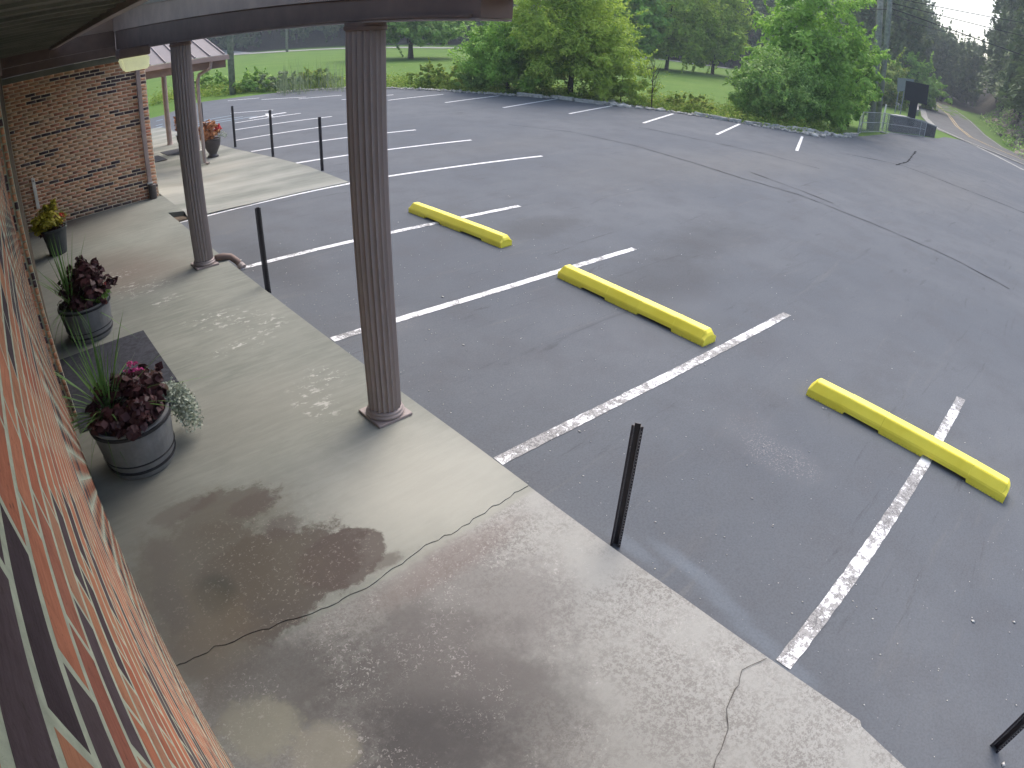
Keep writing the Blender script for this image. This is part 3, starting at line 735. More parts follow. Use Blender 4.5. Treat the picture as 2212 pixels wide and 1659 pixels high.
# ------------------------------------------------------------------ porch columns
def column(x, y, ztop, label):
    t = tag(empty('porch_column', (x, y, HS)), label, 'column', 'fluted columns carrying the eave')
    H = ztop - HS
    prof = [(.131, .075), (.137, .10), (.138, .9), (.137, H - .25), (.134, H - .03)]
    B().lathe(prof, 320, 20, .021).obj('shaft', MT['brown'], t)
    B().lathe([(.150, .028), (.160, .034), (.163, .046), (.158, .056), (.148, .060), (.1475, .066), (.150, .072), (.147, .082), (.12, .086)], 48).obj('base_ring', MT['brown'], t, smooth=True)
    B().box(-.165, .165, -.165, .165, .0, .026, .004).obj('base_plate', MT['brown'], t)
    B().lathe([(.12, H - .06), (.145, H - .055), (.148, H - .03), (.14, H - .025), (.14, H - .002)], 40).obj('capital', MT['brown_dk'], t)
    return t
column(2.345, 3.86, 3.218, 'large brown fluted column nearest the camera on the walk edge')
column(2.33, 8.56, 3.218, 'farther brown fluted column beside the black drain elbow')
# drain elbow by the second column
de = tag(empty('drain_pipe', (2.55, 8.55, HS)), 'dark brown drain elbow curling over the walk edge behind the second column', 'drain pipe')
B().tube([(-.06, -.02, .06), (.06, -.02, .055), (.16, -.05, .03), (.22, -.12, -.03), (.25, -.2, -.09)], [.045, .05, .05, .048, .045], 12).obj('elbow', MT['brown_dk'], de, smooth=True)
B().tube([(.243, -.18, -.075), (.262, -.235, -.11)], .056, 12).obj('outlet', MT['brown'], de)

# ------------------------------------------------------------------ black sign posts
def post(base_px, label, top_px=None, H=None, xy=None, holes=True, rz=None):
    x, y = xy or G(*base_px)
    H = H or ZAT(*top_px, x, y)
    if rz is None: rz = -math.atan2(x - XC, y)
    t = tag(empty('sign_post', (x, y, .004), rz), label, 'post', 'black perforated sign posts')
    b = B()
    for x0, x1, y0, y1 in ((-.022, -.0185, -.016, .016), (-.018, .018, .0125, .016), (.0185, .022, -.016, .016), (-.036, -.0225, -.016, -.012), (.0225, .036, -.016, -.012)):
        b.box(x0, x1, y0, y1, -.05, H)
    b.obj('channel', MT['black'], t)
    if holes:
        b = B(); n = int(H/.0254)
        for i in range(n - 1):
            z = .03 + i*.0254
            if z > H - .01: break
            for (xx, yy) in ((.029, -.0162),):
                b.box(xx - .003, xx + .003, yy - .0008, yy, z - .003, z + .003)
        b.obj('perforations', MT['hole'], t, 'stuff')
    return t
post((1329, 1178), 'black perforated post at the walk edge right of the big column', (1376.4, 918))
post((580, 633), 'black post at the walk edge between the two fluted columns', (558, 449))
post((696.5, 369), 'black post at the pad corner nearest the big column', (693, 253))
post((590, 339), 'second black post along the entrance pad', (586, 238))
post((508.5, 318), 'third black post along the entrance pad, right of the red flowers', (505, 229))
post((0, 0), 'farthest black post behind the orange plant', xy=(6.12, 20.9), H=1.21)
post((0, 0), 'black perforated post cut by the lower right corner of the picture', xy=(3.10, -1.24), H=1.08)

# ------------------------------------------------------------------ wheel stops
def stop(a, b, label, seed):
    A_, B_ = G(*a), G(*b)
    L = 2.4; ang = math.atan2(B_[1]-A_[1], B_[0]-A_[0])
    mid = ((A_[0]+B_[0])/2, (A_[1]+B_[1])/2)
    t = tag(empty('wheel_stop', (mid[0] + .115*(-math.sin(ang)), mid[1] + .115*math.cos(ang), .004), ang), label, 'wheel stop', 'yellow wheel stops')
    Lh = math.hypot(B_[0]-A_[0], B_[1]-A_[1])/2
    r = random.Random(seed); bm = bmesh.new(); rings = []
    hh, wb, wt = .172, .120, .060
    xs = [-Lh, -Lh*.985, -Lh+.05, -Lh*.62, -Lh*.61, -Lh*.26, -Lh*.25, Lh*.18, Lh*.19, Lh*.62, Lh*.63, Lh-.05, Lh*.985, Lh]
    lift = [0, 0, 0, 0, .03, .03, 0, 0, .03, .03, 0, 0, 0, 0]
    for x, lf in zip(xs, lift):
        e = max(0, abs(x) - (Lh - .06))/.06
        top_ = hh*(1 - .35*e*e); w2 = wt*(1 - .2*e)
        prof = [(-wb, lf), (-wb*.97, .078), (-w2, top_), (w2, top_), (wb*.97, .078), (wb, lf)]
        rings.append([bm.verts.new((x + r.uniform(-.003, .003), y + r.uniform(-.0015, .0015), z + r.uniform(-.0015, .0015))) for y, z in prof])
    for a_, b_ in zip(rings, rings[1:]):
        for k in range(6): bm.faces.new((a_[k], a_[(k+1) % 6], b_[(k+1) % 6], b_[k]))
    bm.faces.new(rings[0]); bm.faces.new(rings[-1][::-1])
    bmesh.ops.bevel(bm, geom=[e for e in bm.edges if abs(e.verts[0].co.x - e.verts[1].co.x) > .02 and min(e.verts[0].co.z, e.verts[1].co.z) > .03], offset=.008, segments=2, affect='EDGES')
    bmesh.ops.recalc_face_normals(bm, faces=bm.faces)
    me = bpy.data.meshes.new('stop_body'); bm.to_mesh(me); bm.free()
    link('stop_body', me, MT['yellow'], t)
    for s_ in (-1, 1):
        B().lathe([(.010, .158), (.010, .1665)], 10, cx=s_*Lh*.86).obj('pin_hole', MT['black'], t)
stop((883, 459), (1082, 537), 'yellow wheel stop farthest from the camera, crossing a white line', 1)
stop((1204, 600), (1518, 750), 'middle yellow wheel stop, its far end on a white line', 2)
stop((1741, 854), (2165, 1088), 'yellow wheel stop nearest the camera, crossing the chipped white line at right', 3)

# ------------------------------------------------------------------ mats
def mat_obj(pts, label, z):
    m_ = B().poly(pts, z, z + .012).obj('door_mat', MT['rubber']); tag(m_, label, 'mat', 'black rubber mats'); return m_
mat_obj([G(176, 936, HS), G(400, 845, HS), G(310, 715, HS), G(128, 780, HS)], 'large black rubber mat between the two barrel planters', HS)
mat_obj([(4.36, 19.81), (4.95, 19.79), (4.75, 18.6), (4.39, 18.97)], 'small dark mat on the entrance pad behind the second column', PADZ + .001)
mat_obj([(3.6, 19.25), (4.15, 19.21), (4.19, 18.16), (3.6, 18.16)], 'small dark mat on the entrance pad beside the brick corner', .055)

# ------------------------------------------------------------------ foliage helpers
def leaves(P, Nn, size, aspect=1.6, rng=None, fold=True):
    """kite shaped leaves at P with rough normals Nn -> V, F"""
    rng = rng or np.random.default_rng(1); n = len(P)
    Nn = Nn/(np.linalg.norm(Nn, axis=1, keepdims=True) + 1e-9)
    t = rng.normal(size=(n, 3)); t -= Nn*(t*Nn).sum(1, keepdims=True); t /= np.linalg.norm(t, axis=1, keepdims=True) + 1e-9
    b = np.cross(Nn, t); s_ = (size*rng.uniform(.6, 1.35, n))[:, None]
    L = t*s_*aspect/2; W_ = b*s_/2; up = Nn*s_*.12
    V = np.stack([P - L, P + W_ + up, P + L, P - W_ + up], 1).reshape(-1, 3)
    return V, np.arange(4*n).reshape(n, 4)
def crown_pts(lobes, nclump, per, rng, cr=(.16, .3), shell=.55, flat=.8):
    """lobes: (cx,cy,cz,rx,ry,rz). clumps sit mostly on the shell of the lobes"""
    P, Q = [], []
    w_ = np.array([l[3]*l[4]*l[5] for l in lobes])**.67; w_ /= w_.sum()
    for _ in range(nclump):
        l = lobes[rng.choice(len(lobes), p=w_)]
        d = rng.normal(size=3); d /= np.linalg.norm(d); rr = rng.uniform(shell, 1.1)
        if d[2] < -.3: rr *= .85
        c = np.array(l[:3]) + d*np.array(l[3:6])*rr
        R = min(l[3:6])*rng.uniform(*cr)
        k = int(per*rng.uniform(.5, 1.4))
        e = rng.normal(size=(k, 3)); e /= np.linalg.norm(e, axis=1, keepdims=True); q = rng.uniform(.2, 1.0, (k, 1))**.6
        P.append(c + e*q*R*np.array([1.15, 1.15, flat])); Q.append(e*.7 + d*.4 + np.array([0, 0, .55]) + rng.normal(size=(k, 3))*.45)
        if rng.random() < .6 and rr > .75:              # a spray that breaks the outline
            L_ = min(l[3:6])*rng.uniform(.25, .6); m_ = int(per*.5); t = rng.random((m_, 1))
            v_ = d + np.array([0, 0, rng.uniform(-.5, .8)]) + rng.normal(size=3)*.3
            P.append(c + v_*L_*t + rng.normal(size=(m_, 3))*L_*.10*(1.1 - t)); Q.append(rng.normal(size=(m_, 3))*.6 + [0, 0, .6])
    return np.concatenate(P), np.concatenate(Q)
def crown_mesh(name, lobes, nclump, per, size, mat, seed, aspect=1.6, cr=(.16, .3), shell=.55, flat=.8):
    rng = np.random.default_rng(seed); P, Q = crown_pts(lobes, nclump, per, rng, cr, shell, flat)
    V, F_ = leaves(P, Q, size, aspect, rng); me = npmesh(name, V, F_); me.materials.append(LEAF[mat]); return me
def trunk_mesh(name, H, r0, branches, seed, lean=(0, 0), mat='bark'):
    rd = random.Random(seed); b = B(); n = 7
    pts = [(lean[0]*i/n + rd.uniform(-.02, .02)*H*.3, lean[1]*i/n + rd.uniform(-.02, .02)*H*.3, H*i/n) for i in range(n+1)]
    pts[0] = (0, 0, -.3); b.tube(pts, [r0*(1.25 if i == 0 else 1)*(1 - .75*i/n) for i in range(n+1)], 9)
    for k in range(branches):
        t = rd.uniform(.3, .95); i = min(int(t*n), n-1); p = Vector(pts[i]).lerp(Vector(pts[i+1]), t*n - i)
        a = rd.uniform(0, 6.28); L = H*rd.uniform(.25, .45); up = rd.uniform(.4, 1.0)
        q = [p, p + Vector((math.cos(a), math.sin(a), up))*L*.35, p + Vector((math.cos(a + .3), math.sin(a + .3), up*1.1))*L*.7, p + Vector((math.cos(a + .2), math.sin(a + .2), up*1.3))*L]
        rr = r0*(1 - .75*t)*.55; b.tube(q, [rr, rr*.7, rr*.45, rr*.15], 6)
    me = b.mesh(name, True); me.materials.append(MT[mat]); return me
def tree(x, y, H, W_, lobes, nclump, per, leaf, mat, seed, label, cat='tree', name='tree', r0=None, trunk=.55, cr=(.16, .3), shell=.55, group=None, aspect=1.6, branches=8, z=None, flat=.8):
    """lobes given in unit space: x,y in [-1,1] * W/2, z in [0,1] * H"""
    zz = float(T(x, y)) if z is None else z
    t = tag(empty(name, (x, y, zz)), label, cat, group)
    L = [(a*W_/2, b*W_/2, c*H, rx*W_/2, ry*W_/2, rz*H) for a, b, c, rx, ry, rz in lobes]
    link('crown', crown_mesh('crown', L, nclump, per, leaf, mat, seed, aspect, cr, shell, flat), None, t)
    link('trunk', trunk_mesh('trunk', H*trunk, r0 or H*.016, branches, seed), None, t)
    return t
def by_px(px, py_base, py_top, D=None):
    """place from the base pixel on the ground (or distance D) and the top pixel"""
    if D is None: x, y, z = GT(px, py_base)
    else:
        p = AT(px, py_base, D); x, y = p[0], p[1]; z = float(T(x, y))
    return x, y, ZAT(px, py_top, x, y) - z
ROUND = [(0, 0, .62, .8, .8, .34), (-.45, .1, .5, .55, .55, .28), (.45, -.1, .52, .55, .55, .28), (.1, .4, .55, .5, .5, .28), (0, -.4, .45, .5, .5, .25)]
BUSH = [(0, 0, .5, .8, .8, .5), (-.5, .2, .35, .5, .5, .35), (.5, -.1, .38, .5, .5, .38), (.1, .45, .4, .5, .5, .4), (.1, -.45, .33, .5, .5, .33)]
WILLOW = [(0, 0, .6, .7, .7, .4), (-.5, .0, .45, .5, .5, .36), (.5, .1, .42, .5, .5, .36), (0, .5, .4, .5, .5, .35), (0, -.5, .3, .5, .5, .28), (-.2, .1, .85, .4, .4, .16)]
TALL = [(0, 0, .55, .75, .75, .42), (-.3, .2, .3, .6, .6, .25), (.35, -.1, .35, .6, .6, .28), (.1, .1, .85, .45, .45, .16)]

# ------------------------------------------------------------------ potted plants
def blades(n, L, spread, wd, rng, droop=.5, base=(0, 0, 0), up=.7, rb=.03, segs=5, bias=(0, 0)):
    V, F_ = [], []; c = 0
    for k in range(n):
        a = rng.uniform(0, 2*math.pi); tilt = abs(rng.normal(0, spread)); l = L*rng.uniform(.6, 1.1); w0 = wd*rng.uniform(.7, 1.2)
        d = np.array([math.cos(a)*math.sin(tilt) + bias[0], math.sin(a)*math.sin(tilt) + bias[1], math.cos(tilt)*up + .05]); d /= np.linalg.norm(d)
        side = np.cross(d, [0, 0, 1.]); side /= np.linalg.norm(side) + 1e-9
        p = np.array(base) + np.array([math.cos(a), math.sin(a), 0])*rb*rng.random(); dr = droop*rng.uniform(.4, 1.3)
        for i in range(segs + 1):
            t = i/segs; q = p + d*l*t + np.array([0, 0, -1.])*dr*l*t*t*math.sin(tilt + .15)*.9
            ww = w0*(1 - t)**.7*(.5 + 1.2*min(t*4, 1)*.5)
            V += [q - side*ww/2, q + side*ww/2]
            if i: F_.append([c + 2*i - 2, c + 2*i - 1, c + 2*i + 1, c + 2*i])
        c += 2*(segs + 1)
    return np.array(V), np.array(F_)
def blade_obj(name, par, mat, **k):
    rng = np.random.default_rng(k.pop('seed', 1)); V, F_ = blades(rng=rng, **k)
    return link(name, npmesh(name, V, F_), LEAF[mat], par)
def leafball(name, par, mat, lobes, ncl, per, size, seed, aspect=1.5, kind='stuff', **k):
    me = crown_mesh(name, lobes, ncl, per, size, mat, seed, aspect, **k); return link(name, me, None, par, kind)
def trail(name, par, mat, p0, d, L, n, size, seed):
    """leafy strings spilling over the rim and hanging"""
    rng = np.random.default_rng(seed); P = []
    for k in range(n):
        a = rng.uniform(-.7, .7); q = np.array(p0) + rng.uniform(-.07, .07, 3)*[1, 1, .3]
        dirn = np.array([d[0]*math.cos(a) - d[1]*math.sin(a), d[0]*math.sin(a) + d[1]*math.cos(a), 0.]); l = L*rng.uniform(.4, 1.05)
        for i in range(int(l/.012)):
            s_ = i*.012; out = min(s_, .12 + .05*rng.random()) + .25*max(0, s_ - .15)
            P.append(q + dirn*out + np.array([0, 0, .03*math.sin(min(s_*9, 3.1)) - max(0, s_ - .08)*.92]) + rng.normal(size=3)*.010)
    P = np.array(P); P[:, 2] = np.maximum(P[:, 2], -.33)
    V, F_ = leaves(P, rng.normal(size=P.shape) + [0, 0, .8], size, 1.3, rng)
    return link(name, npmesh(name, V, F_), LEAF[mat], par)
def barrel(x, y, s_, label):
    t = tag(empty('barrel_planter', (x, y, HS)), label, 'planter', 'half barrel planters')
    r = .30*s_; h = .40*s_
    B().lathe([(r*.80, 0), (r*.84, .02), (r*.90, h*.3), (r*.97, h*.7), (r*1.0, h), (r*.93, h), (r*.90, h*.93)], 44).obj('tub', MT['barrel'], t, smooth=False)
    for z0, z1 in ((.13, .19), (.30, .335)):
        ra = r*(.83 + .17*z0) ; rb = r*(.83 + .17*z1)
        B().lathe([(ra*.98, h*z0), (ra*1.05, h*z0 + .004), (rb*1.05, h*z1 - .004), (rb*.98, h*z1)], 44).obj('hoop', MT['barrel_dk'], t)
    B().lathe([(r*.985, h*.90), (r*1.04, h*.91), (r*1.04, h*.96), (r*.985, h*.965)], 44).obj('hoop', MT['barrel_dk'], t)
    B().lathe([(r*.885, h*.86), (r*.885, h*.94)], 30).obj('soil', MT['soil'], t)
    return t, r, h
bt1, r1, h1 = barrel(.42, 4.56, 1.12, 'grey half barrel with maroon coleus, spike grass and silver trailing plant nearest the camera')
# near barrel's plants
pl = tag(empty('potted_plant', (.42, 4.56, HS + h1*.9)), 'maroon coleus with spike grass, pink flowers and silver trailer in the near barrel', 'plant'); pl.scale = (1.14, 1.14, 1.14)
leafball('coleus', pl, 'coleus', [(.03, -.02, .11, .27, .26, .13), (-.05, -.14, .06, .22, .2, .09), (.1, .1, .15, .22, .2, .12), (-.1, .05, .08, .18, .22, .1)], 90, 16, .055, 4, 1.1, cr=(.35, .6), shell=.5, flat=.7)
blade_obj('spike_grass', pl, 'spike', n=60, L=.78, spread=.62, wd=.018, droop=.45, base=(-.12, .12, .02), seed=3, bias=(-.04, .02))
trail('silver_trailer', pl, 'silver', (.25, .05, .05), (.97, .1), .46, 110, .019, 6)
leafball('silver_tuft', pl, 'silver', [(-.10, .16, .12, .09, .09, .10), (.22, .05, .1, .09, .12, .05)], 14, 26, .016, 16, 1.3, cr=(.5, .8))
leafball('pink_flowers', pl, 'pink', [(.14, .20, .24, .06, .05, .05)], 12, 12, .016, 9, 1.1, cr=(.3, .5))
blade_obj('flower_stems', pl, 'spike', n=14, L=.2, spread=.35, wd=.004, droop=.2, base=(.14, .18, .04), seed=5)
blade_obj('loose_grass', pl, 'spike', n=16, L=.42, spread=1.1, wd=.007, droop=1.5, base=(-.2, -.03, .02), seed=11, up=.4, bias=(-.35, -.2))

bt2, r2, h2 = barrel(.47, 7.40, 1.06, 'grey half barrel with dark foliage and tall spike grass beyond the big mat')
pl = tag(empty('potted_plant', (.47, 7.40, HS + h2*.9)), 'dark coleus with tall spike grass and red flower in the farther barrel', 'plant'); pl.scale = (1.14, 1.14, 1.14)
leafball('coleus', pl, 'coleus', [(.06, .02, .16, .26, .26, .16), (.1, .08, .28, .18, .18, .12), (0, -.1, .08, .26, .2, .1)], 90, 16, .055, 14, 1.2, cr=(.35, .6), shell=.4)
leafball('underleaves', pl, 'bush', [(.15, -.05, .06, .14, .16, .07)], 16, 12, .03, 24, 1.3, cr=(.35, .6))
blade_obj('spike_grass', pl, 'spike', n=46, L=.80, spread=.5, wd=.016, droop=.45, base=(-.12, .05, .02), seed=13)
blade_obj('drooping_grass', pl, 'spike', n=34, L=.55, spread=1.1, wd=.008, droop=1.6, base=(-.16, -.06, .02), seed=17, up=.4, bias=(-.2, -.3))
leafball('red_flowers', pl, 'red', [(.25, .08, .12, .05, .05, .03)], 6, 7, .02, 19, 1.1, cr=(.3, .5))

# tall pot by the far wall
tp = tag(empty('tall_pot', (.45, 11.32, HS)), 'tall tapered charcoal pot near the far brick wall', 'pot')
B().lathe([(.15, 0), (.16, .02), (.215, .36), (.235, .42), (.25, .43), (.25, .46), (.225, .462), (.215, .43)], 40).obj('pot_body', MT['pot'], tp, smooth=False)
B().lathe([(.21, .40), (.21, .44)], 30).obj('soil', MT['soil'], tp)
pl = tag(empty('potted_plant', (.43, 11.32, HS + .43)), 'yellow green leafy plant with red flowers in the tall charcoal pot', 'plant')
leafball('yellow_foliage', pl, 'yellowpot', [(-.05, -.02, .20, .25, .24, .18), (-.2, -.05, .10, .15, .16, .10), (0, 0, .36, .12, .12, .08)], 60, 16, .05, 31, 2.2, cr=(.35, .6))
leafball('dark_underleaves', pl, 'coleus', [(-.1, -.14, .0, .2, .12, .06), (.1, -.1, .02, .15, .1, .04)], 16, 9, .05, 32, 1.3, cr=(.35, .6))
leafball('red_flowers', pl, 'red', [(.2, .0, .16, .05, .06, .08)], 10, 10, .026, 33, 1.1, cr=(.3, .5))
leafball('pink_haze', pl, 'pale', [(.26, .05, .22, .09, .09, .1)], 10, 8, .014, 34, 1.5, cr=(.3, .5))
leafball('silver_edge', pl, 'silver', [(.18, -.1, .03, .1, .08, .03)], 10, 9, .018, 35, 1.2, cr=(.3, .5))

def urn(x, y, z, label):
    t = tag(empty('urn', (x, y, z)), label, 'urn', 'dark urns at the far entrance')
    B().lathe([(.155, 0), (.16, .03), (.12, .07), (.105, .09), (.15, .16), (.215, .30), (.24, .42), (.235, .47), (.255, .49), (.255, .51), (.225, .51), (.21, .47)], 36).obj('bowl', MT['urn'], t, smooth=True)
    B().lathe([(.2, .44), (.2, .48)], 24).obj('soil', MT['soil'], t)
    return t
U = G(461, 338.5, PADZ)
urn(U[0], U[1], PADZ, 'dark pedestal urn with orange foliage right of the far porch post')
pl = tag(empty('potted_plant', (U[0], U[1], PADZ + .48)), 'orange leafed plant with red bloom and white trailer in the right urn', 'plant')
leafball('orange_foliage', pl, 'orange', [(-.06, 0, .24, .24, .24, .22), (-.15, 0, .1, .15, .2, .12)], 60, 14, .055, 41, 2.2, cr=(.35, .6))
leafball('red_flowers', pl, 'red', [(.2, .0, .28, .1, .1, .08)], 12, 12, .045, 42, 1.2, cr=(.4, .6))
leafball('white_trailer', pl, 'silver', [(.28, -.05, .12, .14, .12, .12), (.42, -.05, .06, .07, .07, .03)], 16, 10, .03, 43, 1.2, cr=(.4, .6))
U2 = G(378, 331, PADZ)
urn(U2[0] + .34, U2[1], PADZ, 'dark urn mostly hidden behind the second fluted column')
pl = tag(empty('potted_plant', (U2[0] + .34, U2[1], PADZ + .48)), 'orange foliage peeping out left of the second fluted column', 'plant')
leafball('orange_foliage', pl, 'orange', [(0, 0, .3, .22, .24, .3)], 40, 14, .055, 44, 2.0, cr=(.35, .6))

# ------------------------------------------------------------------ far entrance porch
po = tag(empty('entrance_porch', (4.4, 15.6, PADZ)), 'small porch with ribbed tan metal roof over the far entrance', 'porch')
oz = -PADZ
def pbox(nm, x0, x1, y0, y1, z0, z1, mat, par=po, bev=0):
    return B().box(x0 - 4.4, x1 - 4.4, y0 - 15.6, y1 - 15.6, z0 + oz, z1 + oz, bev).obj(nm, MT[mat], par)
X0, X1, YF, YR, ZE, ZR = 2.92, 5.42, 16.0, 19.4, 2.79, 3.75
b = B()
vv = [b.bm.verts.new((x - 4.4, y - 15.6, z + oz)) for x, y, z in ((X0, YF, ZE), (X1, YF, ZE), (X1, YR, ZR), (X0, YR, ZR), (X0, YR + 3, ZE), (X1, YR + 3, ZE))]
b.bm.faces.new(vv[:4]); b.bm.faces.new((vv[3], vv[2], vv[5], vv[4])); roofp = b.obj('roof', MT['roofm'], po)
for i in range(6):
    x = X1 - .02 - i*.38
    b = B()
    for (ya, za, yb, zb) in ((YF, ZE, YR, ZR),):
        q = [(x-.012, ya, za+.002), (x+.012, ya, za+.002), (x+.012, yb, zb+.002), (x-.012, yb, zb+.002)]
        lo = [b.bm.verts.new((p[0]-4.4, p[1]-15.6, p[2]+oz)) for p in q]; hi = [b.bm.verts.new((p[0]-4.4, p[1]-15.6, p[2]+oz+.035)) for p in q]
        b.bm.faces.new(hi); b.bm.faces.new(lo[::-1])
        for k in range(4): b.bm.faces.new((lo[k], lo[(k+1) % 4], hi[(k+1) % 4], hi[k]))
    b.obj('seam', MT['brown'], roofp)
pbox('gutter', X0, X1 + .06, YF - .12, YF - .004, ZE - .13, ZE - .01, 'brown_lt')
pbox('fascia', X0, X1, YF, YF + .12, ZE - .32, ZE - .012, 'brown_dk')
pbox('ceiling', X0, X1, YF + .125, YR + 3, ZE - .20, ZE - .16, 'brown_dk')
PA = G(367.5, 312, PADZ)
PB = (4.66, 16.62)
pbox('pedestal', PB[0]-.13, PB[0]+.13, PB[1]-.13, PB[1]+.13, PADZ, PADZ + .36, 'blockw')
B().lathe([(.09, PADZ+.36+oz), (.085, PADZ+.4+oz), (.085, 2.5+oz), (.1, 2.55+oz)], 20, cx=PB[0]-4.4, cy=PB[1]-15.6).obj('porch_post', MT['brown'], po)
B().lathe([(.11, PADZ+oz), (.085, PADZ+.05+oz), (.085, 2.55+oz), (.1, 2.6+oz)], 20, cx=PA[0]-4.4, cy=PA[1]-15.6).obj('porch_post', MT['brown_lt'], po)
B().tube([(5.02-4.4, 15.95-15.6, 2.66+oz), (5.0-4.4, 15.97-15.6, 2.50+oz), (4.80-4.4, 16.3-15.6, 2.36+oz), (4.76-4.4, 16.34-15.6, 2.2+oz), (4.76-4.4, 16.34-15.6, PADZ+oz+.06), (4.84-4.4, 16.26-15.6, PADZ+oz+.02)], [.045]*6, 8).obj('downspout', MT['brown'], po)
# picnic table on the grass past the porch
px_, py_ = 6.2, 35.5
pt = tag(empty('picnic_table', (px_, py_, 0), .3), 'weathered picnic table on the grass seen past the porch posts', 'table')
B().box(-.9, .9, -.4, .4, .70, .76).obj('tabletop', MT['wood'], pt)
for s_ in (-1, 1):
    B().box(-.9, .9, s_*.62-.14, s_*.62+.14, .42, .46).obj('bench', MT['wood'], pt)
    B().box(s_*.7-.04, s_*.7+.04, -.7, .7, .38, .419).box(s_*.7-.04, s_*.7+.04, -.36, -.28, 0, .699).box(s_*.7-.04, s_*.7+.04, .28, .36, 0, .699).obj('leg_frame', MT['wood'], pt)

# ------------------------------------------------------------------ lot edge: curb blocks, rocks
def curb(a, b, label):
    A_, B_ = G(*a), G(*b); ang = math.atan2(B_[1]-A_[1], B_[0]-A_[0]); L = math.hypot(B_[0]-A_[0], B_[1]-A_[1])
    rd = random.Random(int(a[0])); bm = B(); n = 8; rings = []
    for i in range(n+1):
        x = -L/2 + L*i/n
        rings.append([bm.bm.verts.new((x, y + rd.uniform(-.015, .015), z + (rd.uniform(-.015, .012) if z > 0 else 0))) for y, z in ((-.1, 0), (-.085, .13), (-.05, .16), (.05, .16), (.085, .13), (.1, 0))])
    for p, q in zip(rings, rings[1:]):
        for k in range(6): bm.bm.faces.new((p[k], p[(k+1) % 6], q[(k+1) % 6], q[k]))
    bm.bm.faces.new(rings[0]); bm.bm.faces.new(rings[-1][::-1])
    o = bm.obj('curb_block', MT['curb']); o.location = ((A_[0]+B_[0])/2, (A_[1]+B_[1])/2, .004); o.rotation_euler = (0, 0, ang)
    tag(o, label, 'curb block', 'weathered curb blocks along the far edge of the lot'); return o
curb((1118, 206), (1172, 212), 'weathered curb block under the left green tree')
curb((1200, 213), (1238, 218), 'short curb block between the two big green trees')
curb((1243, 219), (1303, 227), 'long curb block in front of the yellow green tree')
curb((1500, 249), (1572, 262), 'long curb block left of the big round bush')
curb((1574, 262), (1600, 266), 'broken stub of curb block beside the big round bush')
curb((1608, 268), (1680, 276), 'curb block before the big round bush')
curb((1822, 294), (1850, 293), 'dark curb block at the fence end of the lot')
def rock_mesh(seed, s_):
    rd = random.Random(seed); bm = bmesh.new(); bmesh.ops.create_icosphere(bm, subdivisions=2, radius=1)
    for v_ in bm.verts:
        k_ = 1 + .28*math.sin(v_.co.x*3 + seed) * math.cos(v_.co.y*4 + seed*2) + rd.uniform(-.1, .1)
        v_.co = Vector((v_.co.x*s_[0], v_.co.y*s_[1], v_.co.z*s_[2]))*k_
    me = bpy.data.meshes.new('rock'); bm.to_mesh(me); bm.free(); me.materials.append(MT['rock']); return me
rk = [rock_mesh(i, (.34, .2, .14)) for i in range(4)]
rocks = [(1205, 213, .8), (1195, 211, .6), (1310, 226, .7), (1325, 228, .9), (1343, 231, .7), (1358, 233, .6), (1690, 279, .9), (1712, 281, 1.1), (1728, 284, 1.2), (1745, 285, 1.1), (1760, 287, .9),
         (1772, 291, .8), (1786, 291, 1.0), (1800, 294, .9), (1815, 296, .6), (1740, 291, .8), (1755, 294, .9), (1778, 296, .7), (1905, 287, .5), (1380, 235, .5), (1400, 237, .5), (1425, 240, .6)]
nm_ = ['pale rock at the foot of the left green tree', 'small pale rock beside the left curb blocks', 'pale rock at the right end of the long curb block', 'low rock under the yellow green tree', 'flat rock under the yellow green tree edge',
       'small rock near the bare sapling', 'first rock of the pile, under the big bush', 'second rock of the pile, left of its top', 'largest rock of the pile above the end stripe', 'rock just right of the end stripe', 'rock in the middle of the pile',
       'low grey rock on the right half of the pile', 'pale pointed rock on the right half of the pile', 'rock near the right end of the pile', 'last small rock at the right end of the pile', 'front rock at the head of the end stripe', 'front flat rock of the pile',
       'front right rock of the pile', 'flat stone lying before the chain link fence', 'tiny rock left of the bare sapling', 'tiny rock below the bare sapling', 'rock right of the bare sapling']
for i, (a, b_, s_) in enumerate(rocks):
    p = G(a, b_); o = link('rock', rk[i % 4]); o.location = (p[0], p[1], .05); o.rotation_euler = (0, 0, i*1.3); o.scale = (s_,)*3
    tag(o, nm_[i], 'rock', 'rocks along the far edge of the lot')

# ------------------------------------------------------------------ poles, wires
def pole(x, y, H, r0, label, lean=(0, 0), mat='wood'):
    o = B().tube([(0, 0, -.3), (lean[0]*.5, lean[1]*.5, H/2), (lean[0], lean[1], H)], [r0, r0*.88, r0*.72], 16).obj('utility_pole', MT[mat], smooth=True)
    o.location = (x, y, float(T(x, y))); tag(o, label, 'pole'); return o
p1 = G(503, 204); pole(p1[0], p1[1], 11, .19, 'grey utility pole at the lawn edge left of the big column')
p2 = G(620, 112); pole(p2[0], p2[1], 14, .22, 'pale far utility pole by the gravel lane')
p3 = GT(1893, 282)
TP = AT(1922, 5, 44.3); pole(p3[0], p3[1], 13, .20, 'tall wooden utility pole behind the chain link fence', ((TP[0]-p3[0])*13/(TP[2]-0), (TP[1]-p3[1])*13/(TP[2]-0)))
p4 = GT(1883, 283); TP4 = AT(1905, 5, 45.5)
pole(p4[0], p4[1] + .1, 13, .24, 'second darker wooden pole beside the tall utility pole', ((TP4[0]-p4[0])*13/TP4[2], (TP4[1]-p4[1])*13/TP4[2]))
gp0 = AT(1866, 250, 42); gp1 = AT(1874, 192, 42)
